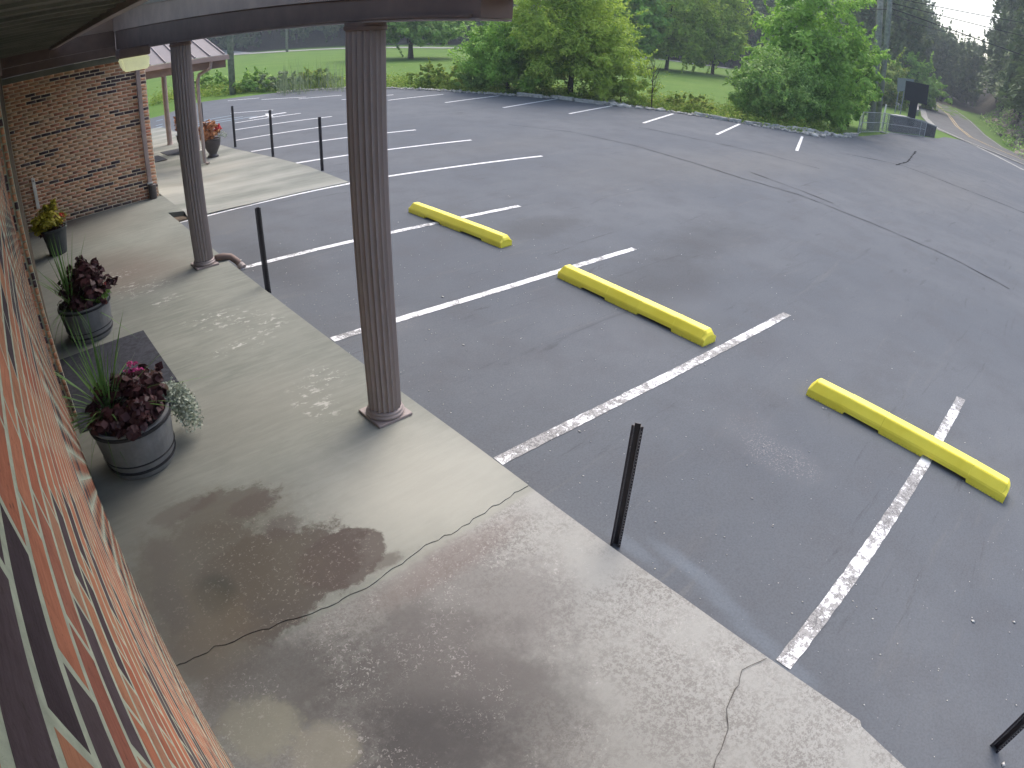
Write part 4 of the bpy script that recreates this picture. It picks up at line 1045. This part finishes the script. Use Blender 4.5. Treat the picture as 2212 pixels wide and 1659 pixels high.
g_ = B().tube([(0, 0, 0), (gp1[0]-gp0[0], gp1[1]-gp0[1], gp1[2]-float(T(*gp0[:2])))], .045, 8).obj('guy_guard', MT['yellow_tube']); g_.location = (gp0[0], gp0[1], float(T(*gp0[:2])))
tag(g_, 'yellow guy wire guard left of the wooden poles', 'guy guard')
def wire(pts, label, r_=.03):
    P = [Vector(p) for p in pts]
    o = B().tube([p - P[0] for p in P], r_, 5).obj('wire', MT['wire']); o.location = P[0]; tag(o, label, 'wire', 'overhead wires by the road'); return o
def sagpts(a, b, n=14, sag=.8):
    a, b = Vector(a), Vector(b); return [a.lerp(b, i/n) - Vector((0, 0, sag*4*(i/n)*(1-i/n))) for i in range(n+1)]
wire(sagpts(AT(1925, 18, 44.3), AT(2300, 150, 60), sag=.2), 'lowest overhead wire running right across the dark trees', .035)
wire(sagpts(AT(1924, 6, 44.3), AT(2290, 95, 60), sag=.2), 'second overhead wire crossing the gap of sky', .03)
wire(sagpts(AT(1924, -6, 44.3), AT(2280, 60, 60), sag=.2), 'third overhead wire near the top right corner', .03)
wire(sagpts(AT(1918, 20, 44.3), AT(1600, 5, 60), sag=.3), 'overhead wire running left from the tall pole', .03)
wire(sagpts(AT(1919, 28, 44.3), AT(2120, 80, 75), sag=.4), 'wire sagging toward the dark trees from the tall pole', .03)

# ------------------------------------------------------------------ sign board with its base, fence
SX, SY, SZ = AT(1972, 250, 49.0)
gzs = float(T(SX, SY))
sb = tag(empty('sign_board', (SX, SY, gzs), 0), 'black electronic sign board on a single square post beside the road', 'sign')
c4 = [AT(1957, 174, 49.0), AT(2007, 184, 49.0), AT(2002, 227, 49.0), AT(1953, 215, 49.0)]
b = B(); dv = Vector((c4[1][1]-c4[0][1], -(c4[1][0]-c4[0][0]), 0)).normalized()*.16
f_ = [b.bm.verts.new(Vector(p) - Vector((SX, SY, gzs)) + dv) for p in c4]; k_ = [b.bm.verts.new(Vector(p) - Vector((SX, SY, gzs)) - dv) for p in c4]
b.bm.faces.new(f_); b.bm.faces.new(k_[::-1])
for i in range(4): b.bm.faces.new((f_[i], f_[(i+1) % 4], k_[(i+1) % 4], k_[i]))
b.obj('display', MT['led'], sb)
pc0, pc1 = AT(1966, 219, 49.0), AT(1983, 223, 49.0); wv = (Vector(pc1) - Vector(pc0)); wv.z = 0
cx_, cy_ = (pc0[0]+pc1[0])/2 - SX, (pc0[1]+pc1[1])/2 - SY
b = B().box(-wv.length/2, wv.length/2, -.14, .14, .6, 2.55); o = b.obj('post', MT['led'], sb); o.location = (cx_, cy_, 0); o.rotation_euler = (0, 0, math.atan2(wv.y, wv.x))
# curved brick base
A0, A1 = G(1921, 283), G(2015, 296)
sbase = tag(empty('low_wall', (A0[0], A0[1], 0)), 'low dark brick wall with pale cap at the foot of the sign board', 'low wall')
d0 = Vector((A1[0]-A0[0], A1[1]-A0[1], 0)); L0 = d0.length; n = 10
za, zb = ZAT(1926, 247, *A0), ZAT(2016, 270, *A1)
b, c_ = B(), B(); nrm = Vector((-d0.y, d0.x, 0)).normalized()
def wallprof(bb, z0f, z1f, th, ex):
    L = []
    for i in range(n+1):
        t = i/n; p = d0*t + nrm*(.35*math.sin(math.pi*t)); zt = za + (zb - za)*t + .12*math.sin(math.pi*t)
        L.append([bb.bm.verts.new(p + nrm*s1*th + Vector((0, 0, z))) for s1, z in ((-1, z0f(zt)), (-1, z1f(zt)), (1, z1f(zt)), (1, z0f(zt)))])
    for p_, q_ in zip(L, L[1:]):
        for k in range(4): bb.bm.faces.new((p_[k], p_[(k+1) % 4], q_[(k+1) % 4], q_[k]))
    bb.bm.faces.new(L[0]); bb.bm.faces.new(L[-1][::-1])
wallprof(b, lambda z: -.2, lambda z: z - .08, .15, 0); b.obj('wall_body', MT['basewall'], sbase)
wallprof(c_, lambda z: z - .078, lambda z: z, .2, 0); c_.obj('cap', MT['cap'], sbase)
# chain link fence
def mat_link():
    m = N('chain_link', .5, .4)
    m.b.inputs['Metallic'].default_value = .3
    v1 = m.n('ShaderNodeSeparateXYZ'); m.l(m.pos(), v1.inputs[0])
    h = m.math('ADD', v1.outputs[0], v1.outputs[1])
    def saw(e): 
        q = m.math('FRACT', m.math('MULTIPLY', e, 9.0)); return m.math('LESS_THAN', q, .16)
    f = m.math('MAXIMUM', saw(m.math('ADD', h, v1.outputs[2])), saw(m.math('SUBTRACT', h, v1.outputs[2])))
    m.l(f, m.b.inputs['Alpha'])
    return m.col((.33, .34, .35))
MT['link'] = mat_link()
fence = tag(empty('chain_link_fence', (*G(1852, 292), 0)), 'low grey chain link fence in front of the sign base and poles', 'fence')
fp = [(1852, 292), (1858, 287), (1905, 286), (1913, 288), (1985, 295), (1996, 297)]
top_y = [253, 240, 239, 243, 258, 262]
ft = []
for (a, b_), ty in zip(fp, top_y):
    p = G(a, b_); ft.append((p[0], p[1], max(.85, min(1.25, ZAT(a, ty, p[0], p[1])))))
O = Vector((*G(1852, 292), 0))
for (x, y, z) in ft:
    B().tube([Vector((x, y, -.1)) - O, Vector((x, y, z)) - O], .03, 8).obj('fence_post', MT['galv'], fence)
for k_ in (1.0, .5, .04):
    for p, q in zip(ft, ft[1:]):
        B().tube([Vector((p[0], p[1], p[2]*k_)) - O, Vector((q[0], q[1], q[2]*k_)) - O], .022, 6).obj('rail', MT['galv'], fence)
for p, q in zip(ft, ft[1:]):
    b = B(); vv = [b.bm.verts.new(Vector(t_) - O) for t_ in ((p[0], p[1], .05), (q[0], q[1], .05), (q[0], q[1], q[2]), (p[0], p[1], p[2]))]; b.bm.faces.new(vv)
    b.obj('mesh_panel', MT['link'], fence)
wp = AT(1907, 262, 47); o = B().tube([(0, 0, -.1), (.1, 0, 1.7)], .06, 10).obj('white_post', MT['white']); o.location = (wp[0], wp[1], float(T(*wp[:2]))); tag(o, 'short white post on the grass behind the fence', 'post')
# grey road sign seen from behind, left of the board
gs = AT(1943, 240, 75); gz0 = float(T(gs[0], gs[1]))
sg = tag(empty('road_sign', (gs[0], gs[1], gz0)), 'grey road sign seen from behind, left of the black board', 'sign')
q = [AT(1939, 168, 75), AT(1975, 171, 75), AT(1973, 196, 75), AT(1938, 198, 75)]
b = B(); f_ = [b.bm.verts.new(Vector(p) - Vector((gs[0], gs[1], gz0))) for p in q]; k_ = [b.bm.verts.new(Vector(p) - Vector((gs[0], gs[1], gz0)) + Vector((.05, .02, 0))) for p in q]
b.bm.faces.new(f_); b.bm.faces.new(k_[::-1])
for i in range(4): b.bm.faces.new((f_[i], f_[(i+1) % 4], k_[(i+1) % 4], k_[i]))
b.obj('panel', MT['greysign'], sg)
for pxx in (1941, 1953):
    a_ = AT(pxx, 198, 75.2); B().tube([(a_[0]-gs[0], a_[1]-gs[1], -.2), (a_[0]-gs[0], a_[1]-gs[1], a_[2]-gz0 + .2)], .06, 8).obj('leg', MT['galv'], sg)
# guardrails
def guard(pts, H, label):
    P = [(p[0], p[1], float(T(p[0], p[1]))) for p in pts]; t = tag(empty('guardrail', P[0]), label, 'guardrail'); O_ = Vector(P[0])
    b = B().tube([Vector((x, y, z + H)) - O_ for x, y, z in P], .16, 6); b.obj('rail', MT['cap'], t)
    for x, y, z in P[::1]:
        B().box(-.08, .08, -.08, .08, 0, H + .1).obj('rail_post', MT['wood'], t).location = Vector((x, y, z)) - O_
gr = [AT(1895 + 12*i, 197 + 4.2*i, 92 - 1.5*i) for i in range(5)]
guard([AT(1897, 200, 95)[:2], AT(1915, 204, 92)[:2], AT(1930, 209, 88)[:2], AT(1945, 220, 82)[:2]], .6, 'pale guardrail behind the wooden poles')
guard([roadpt(i, 4.9) for i in range(30, 42, 2)], .6, 'white guardrail curving along the left of the far road')

# ------------------------------------------------------------------ bank rocks on the right
rng = np.random.default_rng(12); V, F_, c = [], [], 0
bmi = bmesh.new(); bmesh.ops.create_icosphere(bmi, subdivisions=1, radius=1); IV = np.array([v_.co[:] for v_ in bmi.verts]); IF = np.array([[v_.index for v_ in f.verts] for f in bmi.faces]); bmi.free()
for k in range(520):
    x = rng.uniform(60, 125); v_ = rng.uniform(3.6, 9.5); y = 5.6 + .19*(x - 60) - v_
    s_ = rng.uniform(.2, .95)**1.0; q = IV*[s_*1.5, s_, s_*.7]*(1 + rng.uniform(-.45, .35, (len(IV), 1)))
    V.append(q + [x, y, float(T(x, y)) - .05]); F_.append(IF + c); c += len(IV)
link('bank_rocks', npmesh('bank_rocks', np.concatenate(V), np.concatenate(F_)), MT['rockd'], kind='stuff')

rng = np.random.default_rng(14); P, Q = [], []
for k in range(300):
    x = rng.uniform(62, 125); v_ = rng.uniform(3.0, 11); y = 5.6 + .19*(x - 60) - v_; m_ = 26; e = rng.normal(size=(m_, 3))*[.45, .45, .3]
    P.append(e + [x, y, float(T(x, y)) + .35]); Q.append(e + [0, 0, .6] + rng.normal(size=(m_, 3))*.4)
V1, F1 = leaves(np.concatenate(P), np.concatenate(Q), .22, 1.5, rng)
link('bank_weeds', npmesh('bank_weeds', V1, F1), LEAF['bush'], kind='stuff')

# ------------------------------------------------------------------ nearer trees and bushes
x, y, H = by_px(1105, 206, 30); tree(x + 1.2, y + 1.6, H, 5.6, WILLOW, 420, 84, .085, 'green', 51, 'fresh green tree at the lot edge, left of the yellow green one', r0=.12)
x, y, H = by_px(1235, 216, -90); tree(x + 1.4, y + 1.4, H, 7.2, WILLOW, 560, 90, .08, 'willow', 52, 'yellow green willowy tree at the middle of the lot edge', r0=.16, aspect=2.4)
x, y, H = by_px(1335, 228, 120); tree(x + 1.2, y + .8, H, 3.2, BUSH, 90, 60, .09, 'willow', 53, 'low yellow green bush under the right side of the willowy tree', 'bush', 'bush')
x, y, H = by_px(1668, 272, 110); tree(x + 1.8, y + 1.0, H, 4.6, BUSH, 420, 76, .085, 'bush', 54, 'big round green bush at the right end of the lot edge', 'bush', 'bush', trunk=.4)
x, y, H = by_px(1790, 285, 128); tree(x + 1.6, y + 1.4, H, 3.8, BUSH, 320, 76, .085, 'green', 55, 'soft green bush between the big round bush and the fence', 'bush', 'bush', trunk=.4)
x, y, H = by_px(1742, 262, -90, 37); tree(x, y, H, 7.4, WILLOW, 300, 62, .12, 'green', 56, 'tall feathery green tree behind the big round bush', aspect=2.6, r0=.14)
x, y, H = by_px(1832, 262, 50, 41); tree(x, y, H, 3.6, TALL, 110, 60, .15, 'green', 57, 'narrow green tree left of the wooden poles', aspect=2.2)
x, y, H = by_px(887, 126, -20); tree(x, y, H, 12.5, ROUND, 380, 52, .24, 'bush', 58, 'broad shade tree with dark trunk standing alone in the field', r0=.30, trunk=.6)
x, y, H = by_px(1440, 140, -110, 75); tree(x, y, H, 13, TALL, 420, 70, .24, 'willow', 59, 'tall bright green tree beyond the lane, right of the yellow green one')
x, y, H = by_px(1540, 150, -60, 80); tree(x, y, H, 9, TALL, 340, 70, .24, 'willow', 60, 'tall pale green tree beyond the lane, second right of the yellow green one')
x, y, H = by_px(1345, 130, -100, 70); tree(x, y, H, 9, TALL, 260, 52, .3, 'green', 61, 'dense green tree just behind the right side of the yellow green tree')
x, y, H = by_px(948, 196, 140); tree(x + 1, y + 1.4, H, 3.4, BUSH, 120, 56, .08, 'weed', 62, 'mounded bush with pale flower heads right of the big column', 'bush', 'bush', trunk=.3)
x, y, H = by_px(1035, 200, 150); tree(x + .9, y + .9, H, 3.0, BUSH, 110, 56, .09, 'bush', 63, 'dark bush at the foot of the left green tree', 'bush', 'bush', trunk=.3)
x, y, H = by_px(555, 202, 158); tree(x + .5, y + 1.5, H, 3.6, BUSH, 120, 56, .09, 'bush', 64, 'dark green bush right of the lawn edge pole', 'bush', 'bush', trunk=.3)
x, y, H = by_px(470, 202, 155); tree(x + .2, y + 2.0, H, 3.0, BUSH, 110, 56, .09, 'bush', 65, 'dark green bush left of the lawn edge pole', 'bush', 'bush', trunk=.3)
x, y, H = by_px(615, 199, 158); tree(x + .5, y + 1.4, H, 3.4, BUSH, 100, 56, .08, 'pale', 66, 'pale grey green weed clump right of the dark bush', 'bush', 'bush', trunk=.3)
x, y, H = by_px(690, 195, 152); tree(x + .6, y + 1.4, H, 2.6, BUSH, 90, 56, .08, 'weed', 67, 'leafy weed clump just left of the big column', 'bush', 'bush', trunk=.3)
x, y, H = by_px(1495, 246, 205); tree(x + .8, y + .7, H, 2.4, BUSH, 80, 56, .08, 'weed', 68, 'low leafy bush left of the big round bush', 'bush', 'bush', trunk=.3)
x, y, H = by_px(1900, 226, 128, 85); tree(x, y, H, 9, BUSH, 160, 56, .3, 'weed', 69, 'light green bush behind the wooden poles', 'bush', 'bush', trunk=.3)
x, y, H = by_px(1965, 205, 125, 100); tree(x, y, H, 12, BUSH, 200, 56, .34, 'green', 70, 'light green tree behind the black sign board', trunk=.4)
for i, (pa, pb, la) in enumerate((((462, 302), (442, 200), 'x'),) if False else ()): pass
# bare sapling
x, y = G(1408, 237); sp_ = tag(empty('sapling', (x + .4, y + .3, 0)), 'thin half bare sapling on the lot edge before the bright field', 'tree')
Hs = ZAT(1395, 110, x, y)
b = B().tube([(0, 0, -.1), (-.25, -.1, Hs*.35), (-.35, -.15, Hs*.6), (-.3, -.1, Hs*.8)], [.035, .028, .018, .008], 6)
rd = random.Random(3)
for k in range(16):
    t = rd.uniform(.2, .8); a = rd.uniform(0, 6.28); L = rd.uniform(.4, 1.0); p = Vector((-.35*t, -.15*t, Hs*t)); b.tube([p, p + Vector((math.cos(a)*.5, math.sin(a)*.5, .8))*L*.6, p + Vector((math.cos(a)*.5, math.sin(a)*.5, 1.0))*L], [.012, .008, .003], 4)
b.obj('stems', MT['bark'], sp_)
leafball('sparse_leaves', sp_, 'weed', [(-.3, 0, Hs*.5, .8, .8, Hs*.35)], 40, 6, .06, 77, 1.5)

# ------------------------------------------------------------------ weeds along the lot edge (stuff)
rng = np.random.default_rng(21); P, Q = [], []; BV, BF, bc = [], [], 0
Epts = [(7.0, 35.2)] + EDGE
for (a, b_) in zip(Epts, Epts[1:]):
    L = math.hypot(b_[0]-a[0], b_[1]-a[1]); dx, dy = (b_[0]-a[0])/L, (b_[1]-a[1])/L; nx_, ny_ = -dy, dx
    if nx_*1 + ny_*1 < 0: nx_, ny_ = -nx_, -ny_
    for k in range(int(L*26)):
        t = rng.random()*L; o_ = rng.uniform(.15, 4.5) + (2.2 if a[0] < 13 else 0)
        cx, cy = a[0] + dx*t + nx_*o_, a[1] + dy*t + ny_*o_
        h = (.25 + .55*rng.random())*min(1, .45 + o_*.4)*(1.25 if rng.random() < .12 else .9)
        m_ = rng.integers(16, 34); e = rng.normal(size=(m_, 3))*[.22, .22, .34*h]
        P.append(np.array([cx, cy, h*.45]) + e); Q.append(e + [0, 0, .6] + rng.normal(size=(m_, 3))*.5)
        if rng.random() < .5:
            V1, F1 = blades(12, h*1.25, .35, .018, rng, .35, (cx, cy, 0), segs=3, rb=.2); BV.append(V1); BF.append(F1 + bc); bc += len(V1)
P = np.concatenate(P); Q = np.concatenate(Q); P[:, 2] = np.maximum(P[:, 2], .02)
V1, F1 = leaves(P, Q, .07, 1.7, rng)
link('weeds', npmesh('weeds', V1, F1), LEAF['weed'], kind='stuff')
link('tall_grass', npmesh('tall_grass', np.concatenate(BV), np.concatenate(BF)), LEAF['weed'], kind='stuff')

rng = np.random.default_rng(33); V1s, F1s, c1 = [], [], 0
for k in range(46):
    px = rng.uniform(600, 742); p = AT(px, 196, rng.uniform(33.5, 36.5)); V1, F1 = blades(7, rng.uniform(1.0, 2.4), .25, .022, rng, .3, (p[0], p[1], 0), segs=4, rb=.5); V1s.append(V1); F1s.append(F1 + c1); c1 += len(V1)
link('pale_tall_grass', npmesh('pale_tall_grass', np.concatenate(V1s), np.concatenate(F1s)), LEAF['pale'], kind='stuff')

rs_, fs_, c_ = [], [], 0
octo = np.array([[1, 0, 0], [-1, 0, 0], [0, 1, 0], [0, -1, 0], [0, 0, 1], [0, 0, -1.]])
for (a, b_) in zip(EDGE[2:], EDGE[3:]):
    L = math.hypot(b_[0]-a[0], b_[1]-a[1])
    for k in range(int(L*42)):
        t = rng.random(); sz = rng.uniform(.025, .10)*(1.6 if rng.random() < .08 else 1)
        q = (octo*rng.uniform(.6, 1.3, (6, 1))) * [sz*1.3, sz, sz*.6]; al = rng.uniform(0, 6.28)
        q = np.stack([q[:, 0]*math.cos(al) - q[:, 1]*math.sin(al), q[:, 0]*math.sin(al) + q[:, 1]*math.cos(al), q[:, 2]], 1)
        rs_.append(q + [a[0] + (b_[0]-a[0])*t + rng.normal()*.16, a[1] + (b_[1]-a[1])*t + rng.normal()*.16, sz*.35]); fs_.append(tri + c_*6); c_ += 1
link('edge_rubble', npmesh('edge_rubble', np.concatenate(rs_), np.concatenate(fs_)), MT['rock'], kind='stuff')

# ------------------------------------------------------------------ woods (stuff): far hillside and the right bank
protos = {}
def proto(kind, seed):
    rng = np.random.default_rng(seed)
    lob = {'r': ROUND, 't': TALL, 'w': WILLOW}.get(kind)
    if kind == 'c':      # conifer: whorls
        P, Q = [], []
        for k in range(900*2):
            t = rng.random()**.8; a = rng.uniform(0, 6.28); rr = (1 - t)*.95*rng.uniform(.45, 1)
            c_ = np.array([math.cos(a)*rr, math.sin(a)*rr, .12 + .86*t - .05*rr]); n_ = 2
            e = rng.normal(size=(n_, 3))*[.06, .06, .012]; P.append(c_ + e); Q.append(e*0 + [math.cos(a)*.35, math.sin(a)*.35, .9] + rng.normal(size=(n_, 3))*.25)
        P, Q = np.concatenate(P), np.concatenate(Q)
        return P, Q
    P, Q = crown_pts([(a, b_, c_, rx, ry, rz) for a, b_, c_, rx, ry, rz in lob], 120, 26, rng, (.14, .3), .5, .8)
    return P, Q
PR = {k: [proto(k, 100 + i*7 + ord(k)) for i in range(3)] for k in 'rtwc'}
def wood(name, spots, mat, leaf, seed):
    rng = np.random.default_rng(seed); VV, FF, c = [], [], 0
    for (x, y, H, W_, kind) in spots:
        P, Q = PR[kind][rng.integers(3)]; a = rng.uniform(0, 6.28); ca, sa = math.cos(a), math.sin(a)
        p = np.stack([P[:, 0]*ca - P[:, 1]*sa, P[:, 0]*sa + P[:, 1]*ca, P[:, 2]], 1)*[W_/2, W_/2, H] + [x, y, float(T(x, y))]
        V1, F1 = leaves(p, Q + rng.normal(size=Q.shape)*.1, leaf, 1.5, rng); VV.append(V1); FF.append(F1 + c); c += len(V1)
    return link(name, npmesh(name, np.concatenate(VV), np.concatenate(FF)), LEAF[mat], kind='stuff')
rng = np.random.default_rng(77); sp1, sp2, sp3, tr = [], [], [], []
for row, (u0, n_) in enumerate(((120, 60), (128, 46), (140, 36), (156, 28))):
    for k in range(n_):
        s_ = -95 + 190*(k + rng.uniform(.1, .9))/n_        # along the lane direction
        u = u0 + rng.uniform(-3, 5)
        x = .79*u - .61*s_; y = .61*u + .79*s_
        if y < 34 or x < -10: continue
        H = rng.uniform(12, 20) if row else rng.uniform(6, 17); W_ = rng.uniform(8, 13)
        (sp1 if rng.random() < .65 else sp2).append((x, y, H, W_, rng.choice(list('rtw')))); tr.append((x, y, H))
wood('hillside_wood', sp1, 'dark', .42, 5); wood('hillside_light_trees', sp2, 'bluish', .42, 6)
b = B()
for x, y, H in tr:
    z = float(T(x, y)); b.tube([(x, y, z - .3), (x + .2, y, z + H*.5)], [.22, .12], 6)
b.obj('wood_trunks', MT['bark'], kind='stuff')
# behind the road: mixed bluish woods rising
for k in range(210):
    px = rng.uniform(1780, 2095); D = rng.uniform(98, 190) if px < 1950 else rng.uniform(120, 215); p = AT(px, 200, D)
    rpx = min(math.hypot(p[0]-q[0], p[1]-q[1]) for q in rc)
    if rpx < 8: continue
    topy = np.interp(px, [1800, 1945, 1990, 2040, 2095], [-60, -30, 40, 80, 92])
    Hh = ZAT(px, topy + rng.uniform(-12, 30), p[0], p[1]) - float(T(p[0], p[1]))
    sp3.append((p[0], p[1], max(6, Hh), max(5, Hh*.5), rng.choice(list('rtw'))))
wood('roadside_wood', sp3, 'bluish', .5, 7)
spc = []
for k in range(330):
    D = rng.uniform(68, 150); px = rng.uniform(2040, 2340); p = AT(px, 230, D)
    if min(math.hypot(p[0]-q[0], p[1]-q[1]) for q in rc) < 8.5 or 5.6 + .19*(p[0] - 60) - p[1] < 6.0: continue
    z = float(T(p[0], p[1])); topy = np.interp(px, [2040, 2085, 2110, 2150, 2330], [125, 60, -20, -80, -80]) + rng.uniform(-10, 30)
    Hh = max(4, ZAT(px, topy, p[0], p[1]) - z); spc.append((p[0], p[1], Hh, max(4, Hh*.5), 'c' if rng.random() < .6 else 't'))
wood('bank_conifers', spc, 'dark', .55, 9)
b = B()
for x, y, H, W_, k in spc:
    z = float(T(x, y)); b.tube([(x, y, z - .3), (x, y, z + H*.8)], [.2, .06], 6)
b.obj('conifer_trunks', MT['bark'], kind='stuff')

# ------------------------------------------------------------------ haze
hm = bpy.data.materials.new('thin_haze'); hm.use_nodes = True; ht = hm.node_tree
for nd in list(ht.nodes):
    if nd.type == 'BSDF_PRINCIPLED': ht.nodes.remove(nd)
pv = ht.nodes.new('ShaderNodeVolumePrincipled'); pv.inputs['Density'].default_value = .0011; pv.inputs['Color'].default_value = (.80, .88, .95, 1)
ht.links.new(pv.outputs[0], [n for n in ht.nodes if n.type == 'OUTPUT_MATERIAL'][0].inputs['Volume'])
B().box(-70, 430, -130, 270, -1.5, 75).obj('haze', hm, kind='stuff')
